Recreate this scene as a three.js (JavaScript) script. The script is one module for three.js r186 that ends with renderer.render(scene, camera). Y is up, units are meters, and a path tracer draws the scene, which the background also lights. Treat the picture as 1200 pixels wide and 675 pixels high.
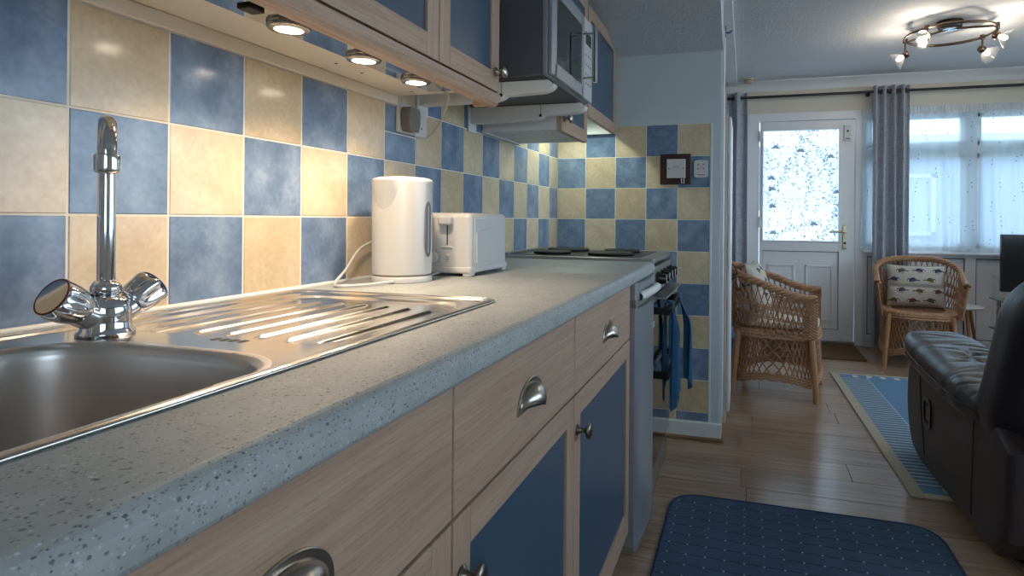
import * as THREE from 'three';
import { RoundedBoxGeometry } from 'three/addons/geometries/RoundedBoxGeometry.js';
import { mergeGeometries, mergeVertices, toCreasedNormals } from 'three/addons/utils/BufferGeometryUtils.js';
import { RectAreaLightUniformsLib } from 'three/addons/lights/RectAreaLightUniformsLib.js';
RectAreaLightUniformsLib.init();

// ---------- camera, sky, exposure ----------
// x runs right from the tiled wall, y up from the floor, and depth D = -z away from the camera
const scene = new THREE.Scene();
const FX = 692.65, PX = 670.1, PY = 256.33, FULL_W = 2 * PX, FULL_H = 2 * (675 - PY);
const camera = new THREE.PerspectiveCamera(2 * Math.atan(FULL_H / 2 / FX) * 180 / Math.PI, FULL_W / FULL_H, 0.05, 120);
camera.position.set(0.9136, 1.035, 0);
camera.rotation.order = 'YXZ';
camera.rotation.set(0, 0.2848, 0.0082);
camera.setViewOffset(FULL_W, FULL_H, 0, FULL_H / 2 - PY, 1200, 675);
const renderer = new THREE.WebGLRenderer();
renderer.toneMapping = THREE.LinearToneMapping;
renderer.toneMappingExposure = 1.12;
renderer.shadowMap.enabled = true;
renderer.shadowMap.type = THREE.PCFSoftShadowMap;
scene.background = new THREE.Color().setRGB(0.66, 0.84, 1.0);   // even overcast sky
scene.backgroundIntensity = 4.6;

// ---------- helpers ----------
const V = (x, y, z) => new THREE.Vector3(x, y, z);
function rng(seed) { let a = seed >>> 0; return () => { a = (a + 0x6D2B79F5) >>> 0; let t = a; t = Math.imul(t ^ (t >>> 15), t | 1); t ^= t + Math.imul(t ^ (t >>> 7), t | 61); return ((t ^ (t >>> 14)) >>> 0) / 4294967296; }; }
const clamp = (x, a = 0, b = 1) => Math.min(b, Math.max(a, x));
const smooth = (a, b, x) => { const t = clamp((x - a) / (b - a)); return t * t * (3 - 2 * t); };
const lerp = (a, b, t) => a + (b - a) * t;
const taken = {};
function numbered(n) { const k = taken[n] = (taken[n] ?? -1) + 1; return k ? n + '_' + String(k).padStart(3, '0') : n; }
function thing(name, label, category, [x, y, D], group, turn = 0) {
  const g = new THREE.Group(); g.name = numbered(name); g.position.set(x, y, -D); g.rotation.y = turn; g.userData = { label, category };
  if (group) g.userData.group = group;
  scene.add(g); return g;
}
function structure(name, label) {
  const g = new THREE.Group(); g.name = name; g.userData = { kind: 'structure' }; if (label) g.userData.label = label; scene.add(g); return g;
}
// a mesh under parent, in the parent's own axes
function part(name, geo, mat, parent, x = 0, y = 0, z = 0) {
  const m = new THREE.Mesh(geo, mat); m.name = name; m.castShadow = m.receiveShadow = true; m.position.set(x, y, z); parent.add(m); return m;
}
function originOf(o) { const p = V(0, 0, 0); for (; o && o !== scene; o = o.parent) p.add(o.position); return p; }
// a mesh under parent whose geometry is given in world coordinates (parents are not turned)
function W(name, geo, mat, parent) { const p = originOf(parent); geo.translate(-p.x, -p.y, -p.z); return part(name, geo, mat, parent); }
const merge = (list) => mergeGeometries(list.map((g) => { const h = g.index ? g.toNonIndexed() : g; for (const k of Object.keys(h.attributes)) if (!['position', 'normal', 'uv'].includes(k)) h.deleteAttribute(k); return h; }));
// uv in metres from the dominant normal; the texture's u runs along the grain axis
function boxUV(g, grain = 0, ou = 0, ov = 0) {
  if (g.index) g = g.toNonIndexed();
  const p = g.attributes.position, uv = new Float32Array(p.count * 2), e1 = V(), e2 = V(), P = [V(), V(), V()];
  for (let i = 0; i < p.count; i += 3) {
    for (let k = 0; k < 3; k++) P[k].fromBufferAttribute(p, i + k);
    const n = e1.subVectors(P[1], P[0]).cross(e2.subVectors(P[2], P[0])), a = [Math.abs(n.x), Math.abs(n.y), Math.abs(n.z)];
    const d = a.indexOf(Math.max(...a)), rest = [0, 1, 2].filter((q) => q !== d), u = rest.includes(grain) ? grain : rest[0], v = rest.find((q) => q !== u);
    for (let k = 0; k < 3; k++) { uv[(i + k) * 2] = P[k].getComponent(u) + ou; uv[(i + k) * 2 + 1] = P[k].getComponent(v) + ov; }
  }
  g.setAttribute('uv', new THREE.BufferAttribute(uv, 2)); return g;
}
// box from ranges in x, y and D
function B([x0, x1], [y0, y1], [d0, d1], r = 0.0015, seg = 1, grain = 0) {
  const w = x1 - x0, h = y1 - y0, d = d1 - d0; r = Math.min(r, w * 0.49, h * 0.49, d * 0.49);
  const g = r > 0 ? new RoundedBoxGeometry(w, h, d, seg, r) : new THREE.BoxGeometry(w, h, d);
  const ou = (x0 * 7.3 + d0 * 3.1) % 1, q = boxUV(g, grain, ou, (y0 * 5.7 + d0 * 2.3) % 1);
  return q.translate((x0 + x1) / 2, (y0 + y1) / 2, -(d0 + d1) / 2);
}
// flat piece: front face in the xy plane at z = 0, chamfered edge, body behind
function slab(w, h, t, c, ou = 0, ov = 0) {
  const x = w / 2, y = h / 2, F = [[-x + c, -y + c, 0], [x - c, -y + c, 0], [x - c, y - c, 0], [-x + c, y - c, 0]], M = [[-x, -y, -c], [x, -y, -c], [x, y, -c], [-x, y, -c]], K = [[-x, -y, -t], [x, -y, -t], [x, y, -t], [-x, y, -t]], v = [], uv = [];
  const quad = (a, b, d, e) => { for (const p of [a, b, d, a, d, e]) { v.push(...p); uv.push(p[0] + ou, p[1] + ov); } };
  quad(...F); for (let i = 0; i < 4; i++) { const j = (i + 1) % 4; quad(M[i], M[j], F[j], F[i]); quad(K[i], K[j], M[j], M[i]); }
  const g = new THREE.BufferGeometry(); g.setAttribute('position', new THREE.Float32BufferAttribute(v, 3)); g.setAttribute('uv', new THREE.Float32BufferAttribute(uv, 2)); g.computeVertexNormals(); return g;
}
function tube(points, r, seg = 24, rad = 8, closed = false) { return new THREE.TubeGeometry(new THREE.CatmullRomCurve3(points, closed), seg, r, rad, closed); }
// straight round bar with closed ends
function bar(a, b, r, rad = 12, r2 = r) {
  const d = V().subVectors(b, a), g = new THREE.CylinderGeometry(r2, r, d.length(), rad, 1);
  g.applyQuaternion(new THREE.Quaternion().setFromUnitVectors(V(0, 1, 0), d.clone().normalize())); g.translate((a.x + b.x) / 2, (a.y + b.y) / 2, (a.z + b.z) / 2); return g;
}
const lathe = (pts, seg = 40) => new THREE.LatheGeometry(pts.map(([r, y]) => new THREE.Vector2(r, y)), seg);
// grid surface f(u, v) -> [x, y, z], u and v from 0 to 1
function grid(nu, nv, f, flip = false) {
  const pos = [], uv = [], idx = [];
  for (let j = 0; j <= nv; j++) for (let i = 0; i <= nu; i++) { const p = f(i / nu, j / nv); pos.push(p[0], p[1], p[2]); uv.push(p[3] ?? i / nu, p[4] ?? j / nv); }
  for (let j = 0; j < nv; j++) for (let i = 0; i < nu; i++) { const a = j * (nu + 1) + i, b = a + 1, c = a + nu + 1, d = c + 1; flip ? idx.push(a, c, b, b, c, d) : idx.push(a, b, c, b, d, c); }
  const g = new THREE.BufferGeometry(); g.setAttribute('position', new THREE.Float32BufferAttribute(pos, 3)); g.setAttribute('uv', new THREE.Float32BufferAttribute(uv, 2)); g.setIndex(idx); g.computeVertexNormals(); return g;
}
// cushion-like block with rounded ("super-ellipsoid") form; bump(x, y, z) pushes the skin in or out
function pad(w, h, d, e1 = 0.4, e2 = 0.4, bump = null, nu = 96, nv = 48) {
  const sp = (a, e) => Math.sign(a) * Math.pow(Math.abs(a), e), pos = [], uv = [], idx = [];
  for (let j = 0; j <= nv; j++) for (let i = 0; i <= nu; i++) {
    const t = -Math.PI / 2 + Math.PI * j / nv, p = 2 * Math.PI * i / nu, ct = sp(Math.cos(t), e1);
    let x = ct * sp(Math.cos(p), e2), z = ct * sp(Math.sin(p), e2), y = sp(Math.sin(t), e1);
    if (bump) { const s = 1 + bump(x, y, z); x *= s; y *= s; z *= s; }
    pos.push(x * w / 2, y * h / 2, z * d / 2); uv.push(x * w / 2 + z * d / 2, y * h / 2 + z * d / 3);
  }
  for (let j = 0; j < nv; j++) for (let i = 0; i < nu; i++) { const a = j * (nu + 1) + i, b = a + 1, c = a + nu + 1, q = c + 1; idx.push(a, c, b, b, c, q); }
  let g = new THREE.BufferGeometry(); g.setAttribute('position', new THREE.Float32BufferAttribute(pos, 3)); g.setIndex(idx);
  g = mergeVertices(g, 1e-5); g.computeVertexNormals();
  const q = g.attributes.position, u2 = []; for (let i = 0; i < q.count; i++) u2.push(q.getX(i) + q.getZ(i), q.getY(i) + q.getZ(i) * 0.7); g.setAttribute('uv', new THREE.Float32BufferAttribute(u2, 2)); return g;
}

// ---------- textures ----------
function hash2(x, y, s) { let h = Math.imul(x, 374761393) + Math.imul(y, 668265263) + Math.imul(s, 1274126177) | 0; h = Math.imul(h ^ (h >>> 13), 1274126177); return ((h ^ (h >>> 16)) >>> 0) / 4294967296; }
function vnoise(x, y, px, py, s) {   // value noise, periodic in px, py
  const x0 = Math.floor(x), y0 = Math.floor(y), fx = x - x0, fy = y - y0, m = (a, n) => ((a % n) + n) % n, sx = fx * fx * (3 - 2 * fx), sy = fy * fy * (3 - 2 * fy);
  const a = hash2(m(x0, px), m(y0, py), s), b = hash2(m(x0 + 1, px), m(y0, py), s), c = hash2(m(x0, px), m(y0 + 1, py), s), d = hash2(m(x0 + 1, px), m(y0 + 1, py), s);
  return a + (b - a) * sx + (c - a) * sy + (a - b - c + d) * sx * sy;
}
function fbm(u, v, fx, fy, oct, s) { let t = 0, a = 0.5, n = 0; for (let o = 0; o < oct; o++) { t += a * vnoise(u * fx, v * fy, fx, fy, s + o * 17); n += a; a *= 0.55; fx *= 2; fy *= 2; } return t / n; }
function tex(n, size, f, srgb = true, m = n) {   // f(u, v) -> [r, g, b] 0..255; size: metres covered
  const d = new Uint8Array(n * m * 4);
  for (let j = 0; j < m; j++) for (let i = 0; i < n; i++) { const c = f((i + 0.5) / n, (j + 0.5) / m, i, j), k = (j * n + i) * 4; if (typeof c === 'number') d[k] = d[k + 1] = d[k + 2] = clamp(c, 0, 255); else { d[k] = clamp(c[0], 0, 255); d[k + 1] = clamp(c[1], 0, 255); d[k + 2] = clamp(c[2], 0, 255); } d[k + 3] = 255; }
  const t = new THREE.DataTexture(d, n, m); t.wrapS = t.wrapT = THREE.RepeatWrapping; t.magFilter = THREE.LinearFilter; t.minFilter = THREE.LinearMipmapLinearFilter; t.generateMipmaps = true;
  if (srgb) t.colorSpace = THREE.SRGBColorSpace;
  const [su, sv] = Array.isArray(size) ? size : [size, size]; t.repeat.set(1 / su, 1 / sv); t.needsUpdate = true; return t;
}
function canvasTex(w, h, draw) { const c = document.createElement('canvas'); c.width = w; c.height = h; draw(c.getContext('2d'), w, h); const t = new THREE.CanvasTexture(c); t.colorSpace = THREE.SRGBColorSpace; t.anisotropy = 8; return t; }
const mix3 = (a, b, t) => [lerp(a[0], b[0], t), lerp(a[1], b[1], t), lerp(a[2], b[2], t)];
const mat = (o) => new THREE.MeshPhysicalMaterial(o);
const rgb = (r, g, b) => new THREE.Color().setRGB(r / 255, g / 255, b / 255, THREE.SRGBColorSpace);

const cloud = (s, a, b, c) => (u, v) => { const n = fbm(u, v, 9, 9, 5, s), f = fbm(u, v, 60, 60, 2, s + 3), k = clamp((n - 0.5) * 1.7 + 0.5); let q = k < 0.5 ? mix3(a, b, k * 2) : mix3(b, c, k * 2 - 1); const g = (f - 0.5) * 16; return [q[0] + g, q[1] + g, q[2] + g]; };
const tBlue = tex(512, 0.42, cloud(11, [106, 125, 152], [122, 142, 168], [147, 163, 185]));
const tCream = tex(512, 0.42, cloud(23, [206, 185, 156], [216, 196, 167], [226, 208, 182]));
const tWave = tex(256, 0.5, (u, v) => 255 * (0.75 * fbm(u, v, 5, 5, 2, 41) + 0.25 * fbm(u, v, 20, 20, 2, 42)), false);
const speckle = (() => {
  const n = 1024, d = new Float32Array(n * n), r = rng(77), put = (cx, cy, rad, amt, sq) => { const R = Math.ceil(rad * 1.6); for (let j = -R; j <= R; j++) for (let i = -R; i <= R; i++) { const k = Math.hypot(i, j * sq) / rad + (hash2(cx + i >> 1, cy + j >> 1, 5) - 0.5) * 0.7; if (k < 1) { const q = ((cy + j + n) % n) * n + (cx + i + n) % n; d[q] = amt; } } };
  for (let k = 0; k < 5200; k++) put(Math.floor(r() * n), Math.floor(r() * n), 1.3 + r() * 1.8, r() < 0.72 ? -(0.25 + 0.5 * r()) : 0.25 + 0.4 * r(), 0.7 + r() * 0.8);
  for (let k = 0; k < 620; k++) put(Math.floor(r() * n), Math.floor(r() * n), 2.4 + r() * 2.2, r() < 0.75 ? -(0.5 + 0.45 * r()) : 0.35, 0.6 + r());
  return tex(n, 0.36, (u, v, i, j) => { const b = 168 + 26 * (fbm(u, v, 12, 12, 4, 31) - 0.5) + 12 * (hash2(i, j, 9) - 0.5), s = d[j * n + i]; const q = s < 0 ? lerp(b, 80, -s) : lerp(b, 226, s); return [q * 0.975, q * 1.0, q * 1.0]; });
})();
const grainTex = (s, a, b, c, size, n = 512, stretch = 1) => tex(n, size, (u, v) => { const w = fbm(u, v, 3, 6, 3, s) * 0.5, g = fbm(u, v + w * 0.06, 6 * stretch, 110, 3, s + 5), h = fbm(u, v + w * 0.12, 3, 26, 3, s + 9), p = hash2(Math.floor(u * n / (14 * stretch)), Math.floor(v * n), s) < 0.05 ? 16 : 0, k = clamp((g * 0.55 + h * 0.45 - 0.5) * 2.4 + 0.5); const q = k < 0.5 ? mix3(a, b, k * 2) : mix3(b, c, k * 2 - 1); return [q[0] - p, q[1] - p, q[2] - p]; });
const tOak = grainTex(51, [172, 143, 123], [183, 154, 134], [193, 165, 145], [0.6, 0.28]);
const tFloor = grainTex(61, [140, 116, 99], [164, 139, 120], [184, 160, 141], [1.1, 0.36], 1024, 1);
const tCane = grainTex(71, [144, 103, 75], [178, 133, 99], [202, 159, 123], [0.2, 0.06], 256);
const tArtex = tex(512, 0.36, (u, v) => { const a = fbm(u, v, 40, 40, 3, 81), b = fbm(u, v, 90, 90, 2, 83); return 255 * clamp((a * 0.7 + b * 0.3 - 0.3) * 1.8); }, false);
const tLeather = tex(512, 0.22, (u, v) => { const a = fbm(u, v, 70, 70, 3, 91), b = fbm(u, v, 8, 8, 3, 92); return 255 * clamp(0.65 * a + 0.35 * b); }, false);
const tBrush = tex(512, [0.5, 0.12], (u, v, i, j) => 255 * (0.45 + 0.25 * (hash2(0, j, 4) - 0.5) + 0.35 * (fbm(u, v, 4, 128, 2, 95) - 0.5)), false);
const tWeave = tex(256, 0.06, (u, v, i, j) => 255 * (0.5 + 0.25 * Math.sin(u * 2 * Math.PI * 32) * Math.sin(v * 2 * Math.PI * 32) + 0.4 * (hash2(i, j, 8) - 0.5)), false);
const tSlub = tex(512, 0.5, (u, v) => { const a = fbm(u, v, 160, 14, 2, 101), b = fbm(u, v, 14, 160, 2, 103), k = (a + b - 1) * 46; return [186 + k, 190 + k, 201 + k]; });
const tSmudge = tex(512, 0.7, (u, v) => 255 * clamp(0.28 + 0.35 * (fbm(u, v, 6, 6, 4, 111) - 0.4)), false);

// ---------- materials ----------
const M = {
  blueTile: [0, 1, 2].map((k) => mat({ map: tBlue, color: rgb(255 - k * 9, 255 - k * 7, 255 - k * 4), roughness: 0.16, bumpMap: tWave, bumpScale: 0.0009 })),
  creamTile: [0, 1, 2].map((k) => mat({ map: tCream, color: rgb(255 - k * 4, 255 - k * 6, 255 - k * 9), roughness: 0.16, bumpMap: tWave, bumpScale: 0.0009 })),
  grout: mat({ color: rgb(230, 224, 212), roughness: 0.9 }),
  worktop: mat({ map: speckle, roughness: 0.5, clearcoat: 0.12, clearcoatRoughness: 0.3 }),
  oak: mat({ map: tOak, roughness: 0.5 }),
  bluePanel: mat({ color: rgb(68, 87, 110), roughness: 0.34 }),
  carcass: mat({ color: rgb(226, 216, 200), roughness: 0.55 }),
  whiteCarcass: mat({ color: rgb(222, 224, 226), roughness: 0.5 }),
  dark: mat({ color: rgb(34, 32, 32), roughness: 0.6 }),
  black: mat({ color: rgb(16, 16, 18), roughness: 0.28 }),
  steel: mat({ color: rgb(204, 200, 195), metalness: 1, roughness: 0.72, roughnessMap: tSmudge, anisotropy: 0 }),
  bowl: mat({ color: rgb(206, 200, 196), metalness: 1, roughness: 0.34 }),
  brushed: mat({ color: rgb(176, 176, 178), metalness: 1, roughness: 0.34, bumpMap: tBrush, bumpScale: 0.00006 }),
  mirrorSteel: mat({ color: rgb(206, 204, 202), metalness: 1, roughness: 0.07 }),
  chrome: mat({ color: rgb(222, 222, 226), metalness: 1, roughness: 0.07 }),
  nickel: mat({ color: rgb(176, 168, 158), metalness: 1, roughness: 0.26 }),
  pewter: mat({ color: rgb(130, 122, 114), metalness: 1, roughness: 0.28 }),
  silverPaint: mat({ color: rgb(156, 160, 168), metalness: 0.45, roughness: 0.36 }),
  greyCase: mat({ color: rgb(96, 98, 106), metalness: 0.4, roughness: 0.45 }),
  whitePlastic: mat({ color: rgb(208, 206, 204), roughness: 0.3, clearcoat: 0.3, clearcoatRoughness: 0.15 }),
  whiteMatt: mat({ color: rgb(224, 224, 222), roughness: 0.5 }),
  greyPlastic: mat({ color: rgb(128, 124, 120), roughness: 0.5 }),
  darkGlass: mat({ color: rgb(16, 20, 24), roughness: 0.06, clearcoat: 0.6, clearcoatRoughness: 0.03 }),
  paintWall: mat({ color: rgb(202, 210, 214), roughness: 0.8 }),
  creamWall: mat({ color: rgb(226, 219, 204), roughness: 0.85 }),
  ceilingPaint: mat({ color: rgb(206, 210, 216), roughness: 0.85, bumpMap: tArtex, bumpScale: 0.002 }),
  gloss: mat({ color: rgb(226, 229, 232), roughness: 0.35 }),
  upvc: mat({ color: rgb(236, 238, 242), roughness: 0.32 }),
  gasket: mat({ color: rgb(66, 70, 82), roughness: 0.7 }),
  beadWood: mat({ map: tFloor, color: rgb(236, 214, 190), roughness: 0.5 }),
  underfloor: mat({ color: rgb(70, 58, 48), roughness: 0.9 }),
  pane: mat({ color: rgb(250, 252, 252), transmission: 1, thickness: 0, roughness: 0.02, ior: 1.5 }),
  net: mat({ color: rgb(224, 238, 246), transmission: 0.62, thickness: 0, roughness: 0.66, specularIntensity: 0.1, side: THREE.DoubleSide }),
  netHem: mat({ color: rgb(236, 240, 242), transmission: 0.35, thickness: 0, roughness: 0.9, side: THREE.DoubleSide }),
  netDot: mat({ color: rgb(58, 60, 70), roughness: 0.9 }),
  curtain: mat({ map: tSlub, roughness: 0.95, transmission: 0.22, thickness: 0, side: THREE.DoubleSide, sheen: 0.3, sheenColor: rgb(160, 165, 180) }),
  rod: mat({ color: rgb(66, 64, 68), metalness: 0.7, roughness: 0.4 }),
  cane: [mat({ map: tCane, roughness: 0.5 }), mat({ map: tCane, color: rgb(232, 218, 204), roughness: 0.5 }), mat({ map: tCane, color: rgb(255, 246, 234), roughness: 0.5 })],
  leather: mat({ color: rgb(36, 31, 34), roughness: 0.34, bumpMap: tLeather, bumpScale: 0.0012 }),
  leatherSide: mat({ color: rgb(54, 45, 46), roughness: 0.44, bumpMap: tLeather, bumpScale: 0.0012 }),
  piping: mat({ color: rgb(44, 38, 40), roughness: 0.5 }),
  stitch: mat({ color: rgb(120, 112, 112), roughness: 0.8 }),
};
for (const k in M) for (const m of [].concat(M[k])) m.name = k;

// ---------- the room ----------
const S = 0.152, EYE = 1.035, DK = 0.5983, DB = 2.856, DW = 5.373, CEIL = 2.23, XR = 3.6, DREAR = -1.35, XH = -1.3;
const rand = rng(2024);
{ // floor: laminate boards laid across the room, each one a piece
  const f = structure('floor', 'warm brown laminate plank floor');
  W('subfloor', B([XH - 0.1, XR + 0.1], [-0.14, -0.012], [DREAR - 0.1, DW + 0.1], 0), M.underfloor, f);
  const tones = [[255, 255, 255], [244, 238, 232], [255, 248, 240], [234, 226, 218], [250, 240, 228]].map((c) => { const m = M.beadWood.clone(); m.color = rgb(...c); m.roughness = 0.4; m.clearcoat = 0.8; m.clearcoatRoughness = 0.2; m.name = 'floorboard'; return m; });
  const wB = 0.178, L = 1.21, geos = [0, 1, 2, 3].map((k) => slab(L - 0.0016, wB - 0.0012, 0.01, 0.0012, k * 0.37, k * 0.21).rotateX(-Math.PI / 2));
  let row = 0;
  for (let d = DREAR; d < DW + 0.02; d += wB, row++) {
    const off = (row * 0.437 + (row % 3) * 0.21) % 1 * L;
    for (let x = XH - off; x < XR; x += L) {
      if (x + L < XH + 0.02) continue;
      if (d < DB && x + L < 0) continue;                        // under the kitchen wall
      part('floorboard', geos[Math.floor(rand() * 4)], tones[Math.floor(rand() * 5)], f, x + L / 2, 0, -(d + wB / 2));
    }
  }
}
{ // tiled wall behind the worktop
  const w = structure('wall_left', 'kitchen wall with checkerboard blue and cream tiles');
  W('masonry', B([-0.12, -0.006], [0, CEIL], [DREAR, DB + 0.1], 0), M.creamWall, w);
  W('grout', B([-0.006, -0.0012], [0.87, EYE + 3 * S], [-0.65, DB], 0), M.grout, w);
  const full = [0, 1, 2, 3, 4, 5].map((k) => slab(S - 0.0032, S - 0.0032, 0.0055, 0.0012, k * 0.173, k * 0.291).rotateY(Math.PI / 2));
  for (let k = -7; k <= 14; k++) for (let j = -1; j <= 2; j++) {
    const d0 = DK + k * S, d1 = Math.min(d0 + S, DB), cream = ((k + j) % 2 + 2) % 2 === 1, mm = (cream ? M.creamTile : M.blueTile)[Math.floor(rand() * 3)], y0 = EYE + j * S, q = Math.floor(rand() * 6);
    if (k === 5 && j === 1) {                                   // the tile under the socket was cut across
      for (const [a, b] of [[0, 0.5], [0.5, 1]]) part('tile', slab(S - 0.0032, S * (b - a) - 0.0032, 0.0055, 0.0012, 0.3, 0.2).rotateY(Math.PI / 2), mm, w, 0, y0 + S * (a + b) / 2, -(d0 + d1) / 2);
    } else if (d1 - d0 < S - 0.001) part('tile', slab(d1 - d0 - 0.0032, S - 0.0032, 0.0055, 0.0012, 0.2, 0.1).rotateY(Math.PI / 2), mm, w, 0, y0 + S / 2, -(d0 + d1) / 2);
    else part('tile', full[q], mm, w, 0, y0 + S / 2, -(d0 + d1) / 2);
  }
}
{ // end wall of the kitchen, tiled down to the skirting
  const w = structure('wall_back', 'kitchen end wall, tiled below and painted above');
  W('masonry', B([-0.12, 0.803], [0, CEIL], [DB + 0.006, DB + 0.1], 0.002), M.paintWall, w);
  const xe = 4.973 * S;
  W('grout', B([0, xe], [0.078, EYE + 3 * S], [DB + 0.0012, DB + 0.006], 0), M.grout, w);
  const full = [0, 1, 2, 3, 4, 5].map((k) => slab(S - 0.0032, S - 0.0032, 0.0055, 0.0012, k * 0.137, k * 0.313));
  for (let i = 0; i <= 4; i++) for (let j = -7; j <= 2; j++) {
    const x0 = i ? (0.973 + i - 1) * S : 0, x1 = (0.973 + i) * S, y0 = Math.max(EYE + j * S, 0.08), y1 = EYE + (j + 1) * S, blue = ((i + j) % 2 + 2) % 2 === 1, mm = (blue ? M.blueTile : M.creamTile)[Math.floor(rand() * 3)];
    part('tile', (i && j > -7) ? full[Math.floor(rand() * 6)] : slab(x1 - x0 - 0.0032, y1 - y0 - 0.0032, 0.0055, 0.0012, i * 0.2, j * 0.3), mm, w, (x0 + x1) / 2, (y0 + y1) / 2, -DB);
  }
  const e = structure('trim_1', 'white plastic edge strip beside the tiles');
  W('edge_strip', B([xe, xe + 0.008], [0.078, EYE + 3 * S], [DB - 0.002, DB + 0.006], 0.001), M.gloss, e);
  const s = structure('baseboard_back', 'white skirting at the foot of the kitchen end wall');
  W('skirting', B([0.0, 0.815], [0.0, 0.078], [DB - 0.013, DB + 0.113], 0.004, 2), M.gloss, s);
  W('floor_bead', B([0.0, 0.827], [0, 0.016], [DB - 0.027, DB - 0.013], 0.006, 2), M.beadWood, s);
  W('floor_bead', B([0.815, 0.828], [0, 0.016], [DB - 0.027, DB + 0.113], 0.006, 2), M.beadWood, s);
  const a = structure('trim_2', 'white casing on the end of the kitchen wall');
  W('casing', B([0.803, 0.818], [0.078, 1.93], [DB + 0.012, DB + 0.094], 0.003), M.gloss, a);
}
{ // ceiling, lower sloping part over the cooker, beam
  const c = structure('ceiling', 'textured pale ceiling');
  W('plaster', B([XH - 0.1, XR + 0.12], [CEIL, CEIL + 0.12], [DREAR - 0.12, DW + 0.12], 0), M.ceilingPaint, c);
  const s = new THREE.Shape([[DB + 0.006, 1.833], [DB + 0.006, CEIL + 0.01], [1.72, CEIL + 0.01], [1.72, CEIL - 0.005]].map((p) => new THREE.Vector2(...p)));
  const g = boxUV(new THREE.ExtrudeGeometry(s, { depth: 0.81, bevelEnabled: false }));
  g.applyMatrix4(new THREE.Matrix4().makeBasis(V(0, 0, -1), V(0, 1, 0), V(1, 0, 0))); W('sloping_soffit', g, M.ceilingPaint, c);
  W('soffit_edge', B([0.81, 0.822], [CEIL - 0.03, CEIL + 0.01], [1.7, DB + 0.1], 0.002), M.gloss, c);
  const b = structure('trim_3', 'white boxed beam along the ceiling');
  W('beam', B([0.757, 0.842], [2.195, CEIL + 0.01], [DB + 0.1, DW], 0.003), M.gloss, b);
  const k = structure('trim_4', 'white coved cornice along the far wall');
  const cs = new THREE.Shape(); cs.moveTo(0, 0); cs.lineTo(0, 0.085); cs.lineTo(0.07, 0.085); cs.lineTo(0.07, 0.075); cs.quadraticCurveTo(0.02, 0.06, 0.014, 0.008); cs.lineTo(0.014, 0); cs.closePath();
  const cg = boxUV(new THREE.ExtrudeGeometry(cs, { depth: XR - XH, bevelEnabled: false, curveSegments: 8 })); cg.applyMatrix4(new THREE.Matrix4().makeBasis(V(0, 0, 1), V(0, 1, 0), V(-1, 0, 0))); cg.translate(XR, CEIL - 0.085, -DW); W('cornice', cg, M.gloss, k);
}
// wall with rectangular openings; runs along x (at depth d) or along D (at x)
function openWall(name, label, along, a0, a1, t0, t1, holes, m) {
  const w = structure(name, label), xs = [...new Set([a0, a1, ...holes.flatMap((h) => [h[0], h[1]])])].sort((p, q) => p - q);
  for (let i = 0; i + 1 < xs.length; i++) {
    const c = (xs[i] + xs[i + 1]) / 2, h = holes.find((q) => c > q[0] && c < q[1]);
    for (const [y0, y1] of h ? [[0, h[2]], [h[3], CEIL]] : [[0, CEIL]]) if (y1 - y0 > 0.002) W('masonry', along === 'x' ? B([xs[i], xs[i + 1]], [y0, y1], [t0, t1], 0) : B([t0, t1], [y0, y1], [xs[i], xs[i + 1]], 0), m, w);
  }
  return w;
}
openWall('wall_front', 'cream wall above the front door and window', 'x', XH, XR, DW, DW + 0.1, [[0.5, 0.915, 0.75, 1.956], [0.93, 1.85, 0, 1.956], [1.85, 3.34, 0.06, 1.956]], M.creamWall);
openWall('wall_right', 'plain wall with a side window', 'D', DREAR, DW, XR, XR + 0.12, [[0.8, 4.1, 0.85, 2.0]], M.creamWall);
openWall('wall_rear', 'plain wall behind the kitchen with a window', 'x', -0.12, XR, DREAR - 0.1, DREAR, [[1.3, 2.7, 0.9, 2.0]], M.creamWall);
openWall('wall_hall', 'end wall of the side passage', 'D', DB, DW, XH - 0.1, XH, [], M.creamWall);
W('masonry', B([XH - 0.1, -0.12], [0, CEIL], [DB, DB + 0.1], 0), M.creamWall, structure('wall_passage'));

// windows out of the frame: the daylight on worktop edge, tap and appliance comes in here
function plainWindow(name, along, a0, a1, y0, y1, t, label) {
  const w = structure(name, label), f = 0.055, bx = (p, q, r = 0.004) => along === 'x' ? B(p, q, [t - 0.03, t + 0.03], r) : B([t - 0.03, t + 0.03], q, p, r);
  const mid = (a0 + a1) / 2;
  for (const p of [[a0, a0 + f], [a1 - f, a1], [mid - f / 2, mid + f / 2]]) W('frame', bx(p, [y0, y1]), M.upvc, w);
  for (const q of [[y0, y0 + f], [y1 - f, y1]]) W('frame', bx([a0, a1], q), M.upvc, w);
  for (const [p, q] of [[a0 + f, mid - f / 2], [mid + f / 2, a1 - f]]) {
    const g = new THREE.PlaneGeometry(q - p, y1 - y0 - 2 * f); if (along !== 'x') g.rotateY(Math.PI / 2);
    g.translate(along === 'x' ? (p + q) / 2 : t, (y0 + y1) / 2, along === 'x' ? -t : -(p + q) / 2); W('pane', g, M.pane, w);
  }
}
plainWindow('window_2', 'D', 0.8, 4.1, 0.85, 2.0, XR + 0.06, 'white framed side window');
plainWindow('window_3', 'x', 1.3, 2.7, 0.9, 2.0, DREAR - 0.05, 'white framed window behind the kitchen');

plainWindow('window_4', 'x', 0.5, 0.915, 0.75, 1.956, DW + 0.05, 'narrow white window beside the front door behind the curtain');

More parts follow.
